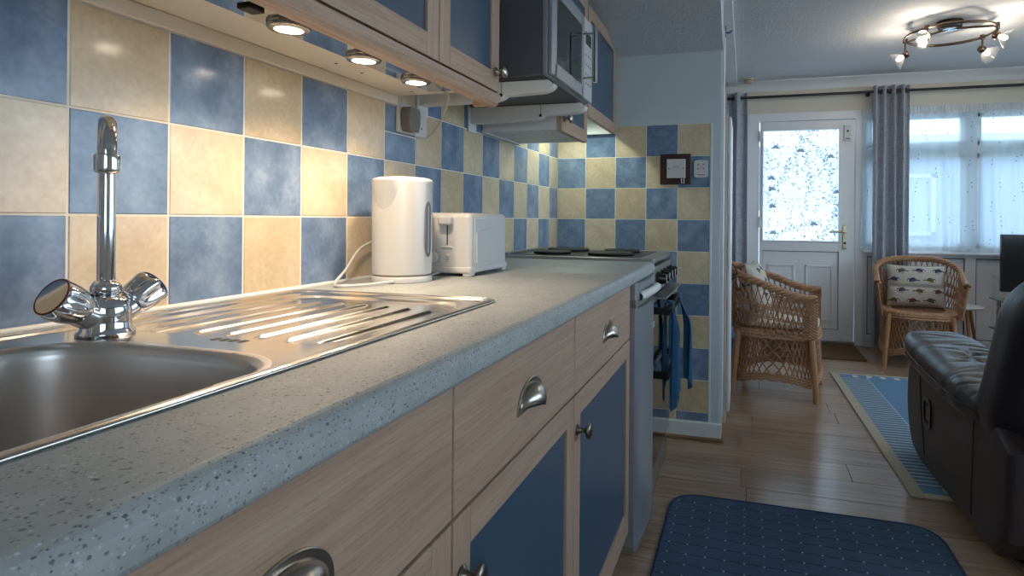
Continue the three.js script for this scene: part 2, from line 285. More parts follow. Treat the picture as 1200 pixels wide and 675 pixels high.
// front door
{
  const d = structure('door_1', 'white front door with a patterned glass pane');
  for (const [x, y] of [[[0.93, 1.03], [0, 1.956]], [[1.79, 1.85], [0, 1.956]], [[1.03, 1.79], [1.885, 1.956]]]) W('door_frame', B(x, y, [DW - 0.012, DW + 0.07], 0.004), M.upvc, d);
  W('threshold', B([1.03, 1.79], [0.0, 0.035], [DW - 0.03, DW + 0.07], 0.004), M.brushed, d);
  const D0 = DW - 0.004, D1 = DW + 0.05, fr = [];
  const leaf = new THREE.Group(); leaf.name = 'door_leaf'; d.add(leaf);
  for (const [x, y] of [[[1.035, 1.06], [0.035, 1.88]], [[1.668, 1.785], [0.035, 1.88]], [[1.06, 1.668], [1.808, 1.88]], [[1.06, 1.668], [0.775, 0.862]], [[1.06, 1.668], [0.035, 0.122]]]) fr.push(B(x, y, [D0, D1], 0.003));
  W('leaf_frame', merge(fr), M.upvc, leaf);
  // bevelled bead round the pane
  for (const [x, y] of [[[1.05, 1.064], [0.858, 1.812]], [[1.664, 1.678], [0.858, 1.812]], [[1.05, 1.678], [1.804, 1.82]], [[1.05, 1.678], [0.852, 0.866]]]) W('glazing_bead', B(x, y, [D0 - 0.008, D0 + 0.01], 0.004), M.upvc, leaf);
  W('panel', B([1.058, 1.67], [0.12, 0.778], [D0 + 0.016, D0 + 0.036], 0.001), M.upvc, leaf);
  for (const [x, y] of [[[1.058, 1.063], [0.12, 0.777]], [[1.665, 1.67], [0.12, 0.777]], [[1.058, 1.67], [0.771, 0.777]], [[1.058, 1.67], [0.12, 0.126]]]) W('gasket', B(x, y, [D0 + 0.010, D0 + 0.018], 0.001), M.gasket, leaf);
  for (const [x0, x1] of [[1.1, 1.325], [1.405, 1.63]]) {   // moulded rectangles
    for (const [x, y] of [[[x0, x1], [0.64, 0.662]], [[x0, x1], [0.19, 0.212]], [[x0, x0 + 0.022], [0.19, 0.662]], [[x1 - 0.022, x1], [0.19, 0.662]]]) W('moulding', B(x, y, [D0 + 0.006, D0 + 0.02], 0.006, 2), M.upvc, leaf);
  }
  // glass with a floral film
  const film = canvasTex(640, 1000, (c, w, h) => {
    c.fillStyle = '#ccd4da'; c.fillRect(0, 0, w, h); const r = rng(9);
    const leafAt = (x, y, a, l, col) => { c.save(); c.translate(x, y); c.rotate(a); c.fillStyle = col; c.beginPath(); c.moveTo(0, 0); c.quadraticCurveTo(l / 2, -l * 0.28, l, 0); c.quadraticCurveTo(l / 2, l * 0.28, 0, 0); c.fill(); c.restore(); };
    const cols = ['#5e6870', '#6b757e', '#828c94', '#626c76', '#98a1a8', '#4c555e'];
    for (let v = 0; v < 9; v++) {
      let x = (v % 3) * w / 3 + r() * w / 3, y = h - Math.floor(v / 3) * h / 3 + 40, a = -Math.PI / 2 + (r() - 0.5); c.strokeStyle = '#7f90a0'; c.lineWidth = 4; c.beginPath(); c.moveTo(x, y);
      for (let k = 0; k < 46; k++) { a += (r() - 0.5) * 0.5 + Math.sin(k * 0.35 + v) * 0.12; x += Math.cos(a) * 11; y += Math.sin(a) * 11; c.lineTo(x, y); if (k % 2) { const q = [x, y, a + (k % 4 === 1 ? 0.9 : -0.9) + (r() - 0.5) * 0.6, 24 + r() * 18, cols[Math.floor(r() * 6)]]; c.stroke(); leafAt(...q); c.beginPath(); c.moveTo(x, y); } }
      c.stroke();
    }
    for (let k = 0; k < 420; k++) leafAt(r() * w, r() * h, r() * 6.3, 14 + r() * 20, cols[Math.floor(r() * 6)]);
    for (let k = 0; k < 9; k++) { const x = r() * w, y = r() * h; for (let p = 0; p < 7; p++) leafAt(x, y, -Math.PI + p * 0.52, 34 + r() * 10, cols[p % 2 ? 0 : 5]); }
  });
  const g = new THREE.PlaneGeometry(0.61, 0.945); g.translate(1.364, 1.335, -(D0 + 0.02));
  W('pane', g, mat({ name: 'film', map: film, transmission: 0.92, thickness: 0, roughness: 0.88, side: THREE.DoubleSide }), leaf);
  const hd = W('handle_plate', B([1.697, 1.727], [0.80, 1.0], [D0 - 0.012, D0], 0.006, 2), mat({ color: rgb(206, 196, 170), metalness: 1, roughness: 0.25 }), leaf);
  W('lever', merge([bar(V(1.712, 0.945, -(D0 - 0.01)), V(1.712, 0.945, -(D0 - 0.05)), 0.009), tube([V(1.714, 0.945, -(D0 - 0.05)), V(1.67, 0.946, -(D0 - 0.054)), V(1.59, 0.943, -(D0 - 0.05))], 0.009, 12, 8)]), hd.material, hd);
  W('keyhole', merge([bar(V(1.712, 0.85, -(D0 - 0.016)), V(1.712, 0.85, -D0), 0.01)]), M.rod, hd);
  const ds = W('door_sensor', B([1.7, 1.755], [1.7, 1.835], [D0 - 0.018, D0], 0.006, 2), M.whiteMatt, leaf);
  W('sensor_slot', B([1.712, 1.743], [1.715, 1.725], [D0 - 0.0192, D0 - 0.017], 0.001), M.greyPlastic, ds); W('sensor_window', B([1.72, 1.736], [1.775, 1.79], [D0 - 0.0192, D0 - 0.017], 0.001), M.dark, ds);
  for (const y of [1.02, 1.76, 0.3]) W('hinge', B([1.022, 1.045], [y - 0.045, y + 0.045], [DW - 0.03, DW - 0.01], 0.005), M.whiteMatt, d);
}
// big front window with solid panels under it
const FRONT = [[1.85, 2.59], [2.665, 3.34]];
{
  const w = structure('window_1', 'white front window with top lights and panels below'), d0 = DW - 0.005, d1 = DW + 0.065;
  for (const x of [[1.85, 1.885], [2.59, 2.665], [3.305, 3.34]]) W('mullion', B(x, [0.06, 1.956], [d0, d1], 0.004), M.upvc, w);
  for (const [x0, x1] of [[1.885, 2.59], [2.665, 3.305]]) {
    W('head', B([x0, x1], [1.9, 1.956], [d0, d1], 0.004), M.upvc, w);
    W('transom', B([x0, x1], [1.575, 1.645], [d0 - 0.004, d1], 0.006), M.upvc, w);
    W('bottom_rail', B([x0, x1], [0.745, 0.83], [d0, d1], 0.004), M.upvc, w);
    W('panel', B([x0, x1], [0.06, 0.745], [d0 + 0.016, d1 - 0.01], 0.002), M.upvc, w);
    for (const [x, y] of [[[x0, x0 + 0.006], [0.1, 0.745]], [[x1 - 0.006, x1], [0.1, 0.745]], [[x0, x1], [0.738, 0.745]], [[x0, x1], [0.1, 0.106]]]) W('gasket', B(x, y, [d0 + 0.008, d0 + 0.018], 0.001), M.gasket, w);
    W('foot_rail', B([x0, x1], [0.06, 0.1], [d0, d1], 0.003), M.upvc, w);
    const a = x0 + 0.12, b = x1 - 0.12;
    for (const [x, y] of [[[a, b], [0.6, 0.622]], [[a, b], [0.2, 0.222]], [[a, a + 0.022], [0.2, 0.622]], [[b - 0.022, b], [0.2, 0.622]]]) W('moulding', B(x, y, [d0 + 0.006, d0 + 0.02], 0.006, 2), M.upvc, w);
    for (const [y0, y1] of [[1.645, 1.9], [0.83, 1.575]]) { const f = 0.035; for (const [x, y] of [[[x0, x0 + f], [y0, y1]], [[x1 - f, x1], [y0, y1]], [[x0, x1], [y0, y0 + f]], [[x0, x1], [y1 - f, y1]]]) W('sash', B(x, y, [d0 + 0.01, d1 - 0.01], 0.004), M.upvc, w); const g = new THREE.PlaneGeometry(x1 - x0 - 2 * f, y1 - y0 - 2 * f); g.translate((x0 + x1) / 2, (y0 + y1) / 2, -(DW + 0.03)); W('pane', g, M.pane, w); }
    W('window_catch', B([x0 + 0.24, x0 + 0.34], [1.648, 1.664], [d0 - 0.014, d0 + 0.01], 0.004), M.whiteMatt, w);
  }
  W('sill', B([1.85, 3.34], [0.772, 0.79], [DW - 0.055, DW + 0.01], 0.005), M.upvc, w);
  const s = structure('baseboard_front', 'white skirting under the front window');
  W('skirting', B([1.85, XR], [0, 0.06], [DW - 0.012, DW + 0.1], 0.003), M.gloss, s);
  W('skirting', B([XH, 0.93], [0, 0.07], [DW - 0.012, DW], 0.003), M.gloss, s);
}

// ---------- base cabinets ----------
const XF = 0.585;
// half dome pull with flange; opening faces down; grows toward +x from the plane x = 0
function cupPull(w = 0.1, h = 0.035, out = 0.027) {
  const dome = grid(28, 12, (u, v) => { const a = Math.PI * u, b = (Math.PI / 2) * v; return [out * Math.sin(b) * (0.25 + 0.75 * Math.sin(a)) * 1.0, -h / 2 + h * Math.sin(a) * Math.cos(b * 0.999), (w / 2) * Math.cos(a) * Math.pow(Math.cos(b), 0.35)]; });
  const s = new THREE.Shape(); s.absellipse(0, -h / 2, w / 2 + 0.006, h + 0.006, 0, Math.PI, false); s.lineTo(-w / 2 - 0.006, -h / 2 - 0.004); s.lineTo(w / 2 + 0.006, -h / 2 - 0.004);
  const fl = new THREE.ExtrudeGeometry(s, { depth: 0.0022, bevelEnabled: true, bevelSize: 0.001, bevelThickness: 0.001, bevelSegments: 1, curveSegments: 20 }); fl.rotateY(Math.PI / 2);
  return { dome, flange: fl };
}
const pull = cupPull();
const knobGeo = (() => { const g = lathe([[0, 0], [0.011, 0], [0.011, 0.003], [0.006, 0.006], [0.005, 0.014], [0.007, 0.019], [0.015, 0.022], [0.0165, 0.025], [0.014, 0.029], [0.007, 0.0315], [0, 0.032]], 28); g.rotateZ(-Math.PI / 2); return g; })();
M.nickelBoth = M.nickel.clone(); M.nickelBoth.side = THREE.DoubleSide; M.nickelBoth.name = 'nickel';
function addPull(parent, x, y, D) { const p = originOf(parent), f = part('cup_handle', pull.flange, M.nickelBoth, parent, x - p.x, y - p.y, -D - p.z); part('handle_cup', pull.dome, M.nickelBoth, f); return f; }
function addKnob(parent, x, y, D, m = M.pewter) { const p = originOf(parent); return part('knob', knobGeo, m, parent, x - p.x, y - p.y, -D - p.z); }
// framed door in the plane x: four members with fine joints and a recessed blue panel
function framedDoor(parent, x, [y0, y1], [d0, d1], st, rb, rt, t = 0.019) {
  const g = 0.0004, mem = [B([x - t, x], [y0, y1], [d0, d0 + st], 0.0015, 1, 1), B([x - t, x], [y0, y1], [d1 - st, d1], 0.0015, 1, 1), B([x - t, x], [y0, y0 + rb], [d0 + st + g, d1 - st - g], 0.0015, 1, 2), B([x - t, x], [y1 - rt, y1], [d0 + st + g, d1 - st - g], 0.0015, 1, 2)];
  const door = W('door', merge(mem), M.oak, parent);
  W('door_panel', B([x - t + 0.003, x - 0.006], [y0 + rb - 0.006, y1 - rt + 0.006], [d0 + st - 0.006, d1 - st + 0.006], 0), M.bluePanel, door);
  return door;
}
function baseCabinet(d0, d1, knobAt, label) {
  const c = thing('base_cabinet', label, 'cabinet', [0.29, 0, (d0 + d1) / 2], 'base cabinets under the worktop'), e = 0.002;
  W('carcass', merge([B([0.02, 0.564], [0.12, 0.842], [d0 + e, d0 + 0.018], 0), B([0.02, 0.564], [0.12, 0.842], [d1 - 0.018, d1 - e], 0), B([0.02, 0.564], [0.12, 0.138], [d0 + 0.018, d1 - 0.018], 0), B([0.02, 0.03], [0.138, 0.842], [d0 + 0.018, d1 - 0.018], 0), B([0.545, 0.56], [0.66, 0.684], [d0 + 0.018, d1 - 0.018], 0)]), M.carcass, c);
  W('plinth', B([0.5, 0.515], [0.001, 0.118], [d0, d1], 0), M.oak, c);
  const dr = W('drawer_front', B([XF - 0.019, XF], [0.678, 0.838], [d0 + e, d1 - e], 0.002, 2, 2), M.oak, c);
  addPull(dr, XF, 0.756, (d0 + d1) / 2);
  const door = framedDoor(c, XF, [0.095, 0.673], [d0 + e, d1 - e], 0.046, 0.07, 0.048);
  addKnob(door, XF, 0.6, knobAt);
  return c;
}
baseCabinet(-0.5, 0.09, 0.067, 'limed oak base cabinet under the left half of the sink bowl');
baseCabinet(0.09, 0.632, 0.609, 'limed oak base cabinet below the sink, its cup handle nearest the camera');
baseCabinet(0.632, 1.152, 0.655, 'wide limed oak base cabinet with blue door in the middle of the row');
baseCabinet(1.152, 1.755, 1.175, 'limed oak base cabinet with blue door beside the silver appliance');

// ---------- worktop ----------
const TOP = 0.882, WT0 = 0.845, DEND = 2.115;
{
  const t = thing('worktop', 'grey speckled laminate worktop with rounded front edge', 'worktop', [0.3, WT0, 0.8]);
  const prof = (x0) => { const s = new THREE.Shape(), r = 0.019; s.moveTo(x0, WT0); s.lineTo(0.6, WT0); s.quadraticCurveTo(0.606, WT0, 0.606, WT0 + 0.006); s.lineTo(0.606, TOP - r); s.absarc(0.606 - r, TOP - r, r, 0, Math.PI / 2, false); s.lineTo(x0, TOP); s.closePath(); return s; };
  const ext = (x0, d0, d1) => { const g = new THREE.ExtrudeGeometry(prof(x0), { depth: d1 - d0, bevelEnabled: false, curveSegments: 10 }); g.translate(0, 0, -d1); return g; };
  const pieces = [ext(0.001, -0.5, 0.06), ext(0.466, 0.06, 0.985), ext(0.001, 0.985, DEND), B([0.001, 0.06], [WT0, TOP], [0.06, 0.985], 0)];
  // uv: unroll across the top and down the front edge so that the flecks stay round
  const g = toCreasedNormals(merge(pieces.map((p) => { p.deleteAttribute('normal'); p.deleteAttribute('uv'); return p.index ? p.toNonIndexed() : p; }).map((p) => { p.computeVertexNormals(); p.setAttribute('uv', new THREE.BufferAttribute(new Float32Array(p.attributes.position.count * 2), 2)); return p; })), 0.9);
  const q = g.attributes.position, uv = g.attributes.uv; for (let i = 0; i < q.count; i++) { const x = q.getX(i), y = q.getY(i); uv.setXY(i, -q.getZ(i), x + (TOP - y)); }
  W('slab', g, M.worktop, t);
  W('edge_strip', B([0.002, 0.604], [WT0, TOP - 0.001], [DEND, DEND + 0.003], 0.001), M.brushed, t);
  W('sealant', tube([V(0.004, TOP + 0.001, 0.5), V(0.004, TOP + 0.001, -1), V(0.004, TOP + 0.001, -DEND)], 0.005, 40, 6), M.whiteMatt, t);
}

// ---------- sink ----------
{
  const SX = [0.042, 0.478], SD = [0.03, 1.012], BC = [0.288, 0.325], BH = [0.178, 0.2], se = (x, D) => Math.pow(Math.abs((x - BC[0]) / BH[0]), 4) + Math.pow(Math.abs((D - BC[1]) / BH[1]), 4);
  const t = thing('sink', 'stainless steel inset sink with ribbed drainer', 'sink', [0.26, TOP, 0.52]);
  const rr = (x, D, x0, x1, d0, d1, r) => { const qx = Math.abs(x - (x0 + x1) / 2) - (x1 - x0) / 2 + r, qd = Math.abs(D - (d0 + d1) / 2) - (d1 - d0) / 2 + r; return Math.hypot(Math.max(qx, 0), Math.max(qd, 0)) + Math.min(Math.max(qx, qd), 0) - r; };
  const ribs = []; for (let k = 0; k < 7; k++) { const x = 0.108 + k * 0.0505; ribs.push([x, 0.628 - 0.02 * Math.pow(Math.abs(k - 3.2) / 3.2, 2) - (k < 2 ? 0.02 : 0), x + 0.012 * (1 - k / 6), 0.905 - 0.03 * Math.pow(Math.abs(k - 2) / 4, 2)]); }
  const H = (x, D) => {
    const o = -rr(x, D, ...SX, ...SD, 0.03);                                  // distance in from the outer edge
    let h = 0.0035 * smooth(-0.001, 0.004, o) - 0.0035 * smooth(0.012, 0.02, o) + 0.0008;
    const dr = -rr(x, D, 0.072, 0.446, 0.586, 0.972, 0.06); h -= 0.0055 * smooth(0, 0.016, dr);
    for (const [xa, da, xb, db] of ribs) { const s = clamp((D - da) / (db - da)), cx = lerp(xa, xb, s), dd = Math.hypot(x - cx, (D - (da + s * (db - da))) * 0.8); h += 0.0042 * Math.pow(Math.max(0, 1 - (dd / 0.0072) ** 2), 1.3) * smooth(0, 0.02, dr + 0.012); }
    return TOP + h;
  };
  const nx = 176, nd = 300, pos = [], idx = [], uv = [];
  for (let j = 0; j <= nd; j++) for (let i = 0; i <= nx; i++) { const x = lerp(...SX, i / nx), D = lerp(...SD, j / nd); pos.push(x, H(x, D), -D); uv.push(D, x); }
  const ins = (a) => { const x = pos[a * 3], D = -pos[a * 3 + 2]; return se(x, D) < 1.02 || rr(x, D, ...SX, ...SD, 0.03) > 0.0005; };
  for (let j = 0; j < nd; j++) for (let i = 0; i < nx; i++) { const a = j * (nx + 1) + i, b = a + 1, c = a + nx + 1, d = c + 1; if ([a, b, c, d].every((q) => !ins(q))) idx.push(a, b, c, b, d, c); }
  const g = new THREE.BufferGeometry(); g.setAttribute('position', new THREE.Float32BufferAttribute(pos, 3)); g.setAttribute('uv', new THREE.Float32BufferAttribute(uv, 2)); g.setIndex(idx); g.computeVertexNormals();
  W('drainer_deck', g, M.steel, t);
  // outer turned-down edge
  const ring = []; for (let k = 0; k < 160; k++) { const a = k / 160 * Math.PI * 2, c = Math.cos(a), s = Math.sin(a), R = 0.03, hx = (SX[1] - SX[0]) / 2 - R, hd = (SD[1] - SD[0]) / 2 - R; ring.push([(SX[0] + SX[1]) / 2 + Math.sign(c) * hx + c * R, (SD[0] + SD[1]) / 2 + Math.sign(s) * hd + s * R]); }
  W('outer_rim', new THREE.TubeGeometry(new THREE.CatmullRomCurve3(ring.map(([x, D]) => V(x, TOP + 0.0022, -D)), true, 'catmullrom', 0.1), 320, 0.0024, 6, true), M.steel, t);
  const prof = [[1.055, 0.0006], [1.03, 0.0012], [1.005, 0.0004], [0.985, -0.004], [0.972, -0.012], [0.965, -0.03], [0.955, -0.07], [0.94, -0.115], [0.915, -0.14], [0.86, -0.154], [0.7, -0.16], [0.4, -0.163], [0.13, -0.166], [0.0, -0.167]];
  const bowl = grid(128, 52, (u, v) => {
    const f = v * (prof.length - 1), k = Math.min(prof.length - 2, Math.floor(f)), q = f - k, s = lerp(prof[k][0], prof[k + 1][0], q), y = lerp(prof[k][1], prof[k + 1][1], q), a = -u * Math.PI * 2, n = Math.pow(Math.pow(Math.abs(Math.cos(a)), 4) + Math.pow(Math.abs(Math.sin(a)), 4), -0.25);
    return [BC[0] + s * BH[0] * n * Math.cos(a), TOP + y, -(BC[1] + s * BH[1] * n * Math.sin(a)), u * 1.3, v * 0.3];
  });
  const bw = M.bowl.clone(); bw.side = THREE.DoubleSide; bw.name = 'bowl'; W('bowl', bowl, bw, t);
  W('waste', lathe([[0, 0.002], [0.02, 0.002], [0.022, 0.004], [0.038, 0.004], [0.042, 0.0]]).translate(BC[0], TOP - 0.166, -BC[1]), M.chrome, t);
  // small rectangular overflow holes and oval press mark
  const ho = []; for (let k = 0; k < 4; k++) ho.push(B([0.284 + k * 0.014, 0.293 + k * 0.014], [TOP - 0.001, TOP + 0.0013], [0.571, 0.583], 0.0008)); W('overflow_slots', merge(ho), M.dark, t);
}

// ---------- mixer tap ----------
{
  const tx = 0.132, tD = 0.557, ty = TOP + 0.001, t = thing('mixer_tap', 'chrome mixer tap with tall spout and two fluted handles', 'tap', [tx, ty, tD]);
  W('body', merge([lathe([[0, 0], [0.031, 0], [0.031, 0.004], [0.0275, 0.008], [0.0265, 0.02], [0.0275, 0.032], [0.0245, 0.043], [0.016, 0.051], [0, 0.053]]).translate(tx, ty, -tD),
    tube([V(tx, ty + 0.02, -(tD - 0.006)), V(tx, ty + 0.03, -(tD - 0.024)), V(tx, ty + 0.036, -(tD - 0.034))], 0.0185, 12, 20), tube([V(tx, ty + 0.02, -(tD + 0.006)), V(tx, ty + 0.03, -(tD + 0.024)), V(tx, ty + 0.036, -(tD + 0.034))], 0.0185, 12, 20)]), M.chrome, t);
  W('collar', lathe([[0, 0.05], [0.013, 0.05], [0.0165, 0.055], [0.0165, 0.061], [0.012, 0.069], [0, 0.069]]).translate(tx, ty, -tD), M.chrome, t);
  const dir = V(0.815, 0, 0.579), base = V(tx, 0, -tD), pt = (r, y) => base.clone().addScaledVector(dir, r).setY(y);
  const sp = [pt(0, ty + 0.06), pt(0, ty + 0.13), pt(0, ty + 0.212)]; for (let k = 1; k <= 9; k++) { const a = Math.PI * k / 10; sp.push(pt(0.045 * (1 - Math.cos(a)), ty + 0.218 + 0.045 * Math.sin(a))); } sp.push(pt(0.09, ty + 0.218));
  W('spout', new THREE.TubeGeometry(new THREE.CatmullRomCurve3(sp), 90, 0.0098, 20), M.chrome, t);
  const o = pt(0.09, 0); const nz = W('aerator', lathe([[0, 0.022], [0.0112, 0.022], [0.0132, 0.02], [0.0132, 0.004], [0.0118, 0.001], [0.009, 0]], 32).translate(o.x, ty + 0.2, o.z), M.chrome, t);
  W('aerator_mesh', new THREE.CircleGeometry(0.0105, 24).rotateX(Math.PI / 2).translate(o.x, ty + 0.202, o.z), mat({ color: rgb(150, 130, 88), metalness: 0.6, roughness: 0.6 }), nz);
  for (const s of [-1, 1]) {
    const h = grid(72, 14, (u, v) => { const a = -u * Math.PI * 2, y = [0, 0.001, 0.005, 0.012, 0.02, 0.029, 0.0355, 0.039, 0.04, 0.0405, 0.0405, 0.0405, 0.0405, 0.0405, 0.0405][Math.round(v * 14)], r0 = [0.0, 0.0185, 0.0205, 0.0225, 0.0245, 0.0255, 0.0255, 0.0247, 0.0237, 0.0225, 0.022, 0.016, 0.01, 0.004, 0.0][Math.round(v * 14)], fl = 1 - 0.16 * (0.5 + 0.5 * Math.cos(6 * a)) * smooth(0.004, 0.016, y) * (v < 0.6 ? 1 : 0); return [r0 * fl * Math.cos(a), y, r0 * fl * Math.sin(a)]; });
    const hg = new THREE.Group(); hg.name = 'handle'; hg.position.set(0, 0.034, -s * 0.026); hg.rotation.x = -s * 1.03; t.add(hg);
    part('grip', h, M.chrome, hg); part('cap', new THREE.CylinderGeometry(0.0215, 0.0215, 0.0012, 32).translate(0, 0.041, 0), M.mirrorSteel, hg);
    part('cap_ring', new THREE.TorusGeometry(0.0222, 0.0012, 8, 40).rotateX(Math.PI / 2).translate(0, 0.041, 0), mat({ color: s < 0 ? rgb(96, 30, 26) : rgb(40, 60, 110), roughness: 0.5 }), hg);
  }
}

// ---------- kettle ----------
{
  const kx = 0.122, kD = 1.252, r = 0.069, t = thing('kettle', 'white cordless electric kettle standing on its power base', 'kettle', [kx, TOP, kD]), at = (g) => g.translate(kx, TOP, -kD);
  const bs = W('power_base', at(lathe([[0, 0], [0.069, 0], [0.0705, 0.002], [0.0705, 0.012], [0.068, 0.0155], [0, 0.0155]], 56)), M.whitePlastic, t);
  W('body', at(lathe([[0, 0.018], [0.0675, 0.018], [0.0695, 0.021], [0.0698, 0.06], [0.0703, 0.14], [0.071, 0.235], [0.0712, 0.24], [0.069, 0.2415]], 72)), M.whitePlastic, t);
  W('gap_ring', at(lathe([[0.064, 0.0155], [0.0665, 0.0155], [0.0665, 0.0185], [0.064, 0.0185]], 48)), M.greyPlastic, t);
  W('lid', at(lathe([[0.0702, 0.2405], [0.069, 0.244], [0.058, 0.2475], [0.03, 0.25], [0, 0.2505]], 56)), M.whitePlastic, t);
  // moulded spout toward the lower left of the picture, water window on the right flank
  const a0 = 1.67;                                          // angle in the xz plane; z = toward the camera
  W('spout', at(grid(24, 16, (u, v) => { const a = u * 2 - 1, w = 0.52 * Math.sqrt(1 - Math.pow(1 - v, 2.2)), th = a0 + a * w, y = 0.172 + 0.0665 * v, rad = 0.0708 + 0.018 * (1 - a * a) * Math.pow(v, 1.2); return [rad * Math.cos(th), y, rad * Math.sin(th)]; }, true)), Object.assign(M.whitePlastic.clone(), { side: THREE.DoubleSide, name: 'whitePlastic' }), t);
  const a1 = 0.03;
  const wn = W('water_window', at(grid(10, 40, (u, v) => { const yy = v * 2 - 1, hw = 0.2 * Math.pow(1 - Math.pow(Math.abs(yy), 5), 0.5), th = a1 + (u * 2 - 1) * hw, rad = 0.0716; return [rad * Math.cos(th), 0.125 + yy * 0.066, rad * Math.sin(th)]; }, true)), mat({ name: 'smoked', color: rgb(118, 120, 126), roughness: 0.15, side: THREE.DoubleSide }), t);
  W('level_scale', at(grid(3, 24, (u, v) => { const th = a1 + (u * 2 - 1) * 0.02 + 0.01; return [0.0721 * Math.cos(th), 0.125 + (v * 2 - 1) * 0.055, 0.0721 * Math.sin(th)]; }, true)), Object.assign(M.whitePlastic.clone(), { side: THREE.DoubleSide, name: 'whitePlastic' }), wn);
  // handle on the wall side
  const ah = a0 + Math.PI, P = (rad, y) => V(kx + rad * Math.cos(ah), TOP + y, -kD + rad * Math.sin(ah));
  W('handle', tube([P(0.066, 0.225), P(0.085, 0.228), P(0.1, 0.2), P(0.1, 0.11), P(0.088, 0.08), P(0.068, 0.078)], 0.009, 40, 10), M.whitePlastic, t);
  W('cord', tube([V(kx + 0.02, TOP + 0.006, -(kD - 0.068)), V(0.118, TOP + 0.005, -1.11), V(0.085, TOP + 0.005, -1.075), V(0.05, TOP + 0.006, -1.1), V(0.028, TOP + 0.03, -1.165), V(0.018, TOP + 0.075, -1.23), V(0.016, TOP + 0.1, -1.3), V(0.015, TOP + 0.16, -1.36)], 0.0032, 60, 8), M.whitePlastic, bs);
}

// ---------- toaster ----------
{
  const x0 = 0.088, x1 = 0.234, d0 = 1.392, d1 = 1.632, t = thing('toaster', 'white two slot toaster with browning dial', 'toaster', [0.16, TOP, 1.51]);
  W('body', B([x0, x1], [TOP + 0.012, TOP + 0.166], [d0, d1], 0.014, 4), M.whitePlastic, t);
  W('base', B([x0 - 0.002, x1 + 0.002], [TOP + 0.008, TOP + 0.026], [d0 - 0.002, d1 + 0.002], 0.006, 2), M.whitePlastic, t);
  for (const x of [x0 + 0.012, x1 - 0.012]) for (const d of [d0 + 0.016, d1 - 0.016]) W('foot', B([x - 0.012, x + 0.012], [TOP, TOP + 0.012], [d - 0.014, d + 0.014], 0.003), M.whitePlastic, t);
  for (const x of [x0 + 0.04, x1 - 0.066]) W('bread_slot', B([x, x + 0.026], [TOP + 0.1655, TOP + 0.1668], [d0 + 0.05, d1 - 0.03], 0.0005), M.dark, t);
  const sd = W('side_panel', B([x1 - 0.004, x1 + 0.0025], [TOP + 0.034, TOP + 0.152], [d0 + 0.02, d1 - 0.016], 0.003, 3), M.whitePlastic, t);
  const ar = new THREE.Shape(); ar.moveTo(0.03, 0.036); ar.lineTo(d1 - d0 - 0.03, 0.036); ar.lineTo(d1 - d0 - 0.03, 0.112); ar.quadraticCurveTo((d1 - d0) / 2, 0.136, 0.03, 0.112); ar.closePath();
  const ag = new THREE.ExtrudeGeometry(ar, { depth: 0.002, bevelEnabled: true, bevelSize: 0.002, bevelThickness: 0.0016, bevelSegments: 2 }); ag.rotateY(Math.PI / 2); ag.translate(x1 + 0.002, TOP, -d0); W('raised_arch', ag, M.whitePlastic, sd);
  const xs = (x0 + x1) / 2 + 0.006;
  W('lever_slot', B([xs - 0.001, xs + 0.002], [TOP + 0.082, TOP + 0.14], [d0 - 0.0012, d0 + 0.002], 0), M.dark, t);
  W('slot_recess', B([xs - 0.02, xs + 0.016], [TOP + 0.074, TOP + 0.078], [d0 - 0.004, d0 + 0.002], 0.002), M.whitePlastic, t);
  W('lever', B([xs - 0.02, xs + 0.017], [TOP + 0.133, TOP + 0.158], [d0 - 0.018, d0 + 0.002], 0.007, 3), M.whitePlastic, t);
  const dl = W('dial', lathe([[0, 0], [0.0165, 0], [0.0155, 0.007], [0.013, 0.0085], [0, 0.0085]], 32).rotateX(Math.PI / 2).translate(xs - 0.038, TOP + 0.05, -d0), M.whitePlastic, t);
  W('dial_grip', B([xs - 0.0405, xs - 0.0355], [TOP + 0.037, TOP + 0.063], [d0 - 0.013, d0 - 0.006], 0.002), M.whitePlastic, dl);
  const tk = []; for (let k = 0; k < 8; k++) { const a = -0.6 + k * 0.62; tk.push(B([xs - 0.0388 + 0.0205 * Math.cos(a), xs - 0.0372 + 0.0205 * Math.cos(a)], [TOP + 0.0492 + 0.0205 * Math.sin(a), TOP + 0.0508 + 0.0205 * Math.sin(a)], [d0 - 0.0006, d0 + 0.001], 0)); } W('dial_marks', merge(tk), M.dark, t);
  const bt = W('stop_button', B([xs - 0.005, xs + 0.005], [TOP + 0.05, TOP + 0.058], [d0 - 0.004, d0 + 0.001], 0.002), M.whitePlastic, t);
  W('printed_mark', merge([B([xs - 0.004, xs + 0.004], [TOP + 0.0425, TOP + 0.0445], [d0 - 0.0005, d0 + 0.001], 0), B([xs - 0.003, xs + 0.003], [TOP + 0.038, TOP + 0.0395], [d0 - 0.0005, d0 + 0.001], 0)]), M.greyPlastic, bt);
  W('cord', tube([V(xs - 0.02, TOP + 0.012, -(d0 + 0.02)), V(0.13, TOP + 0.004, -1.375), V(0.1, TOP + 0.004, -1.36), V(0.06, TOP + 0.004, -1.37), V(0.03, TOP + 0.004, -1.39)], 0.003, 30, 8), M.whitePlastic, t);
}

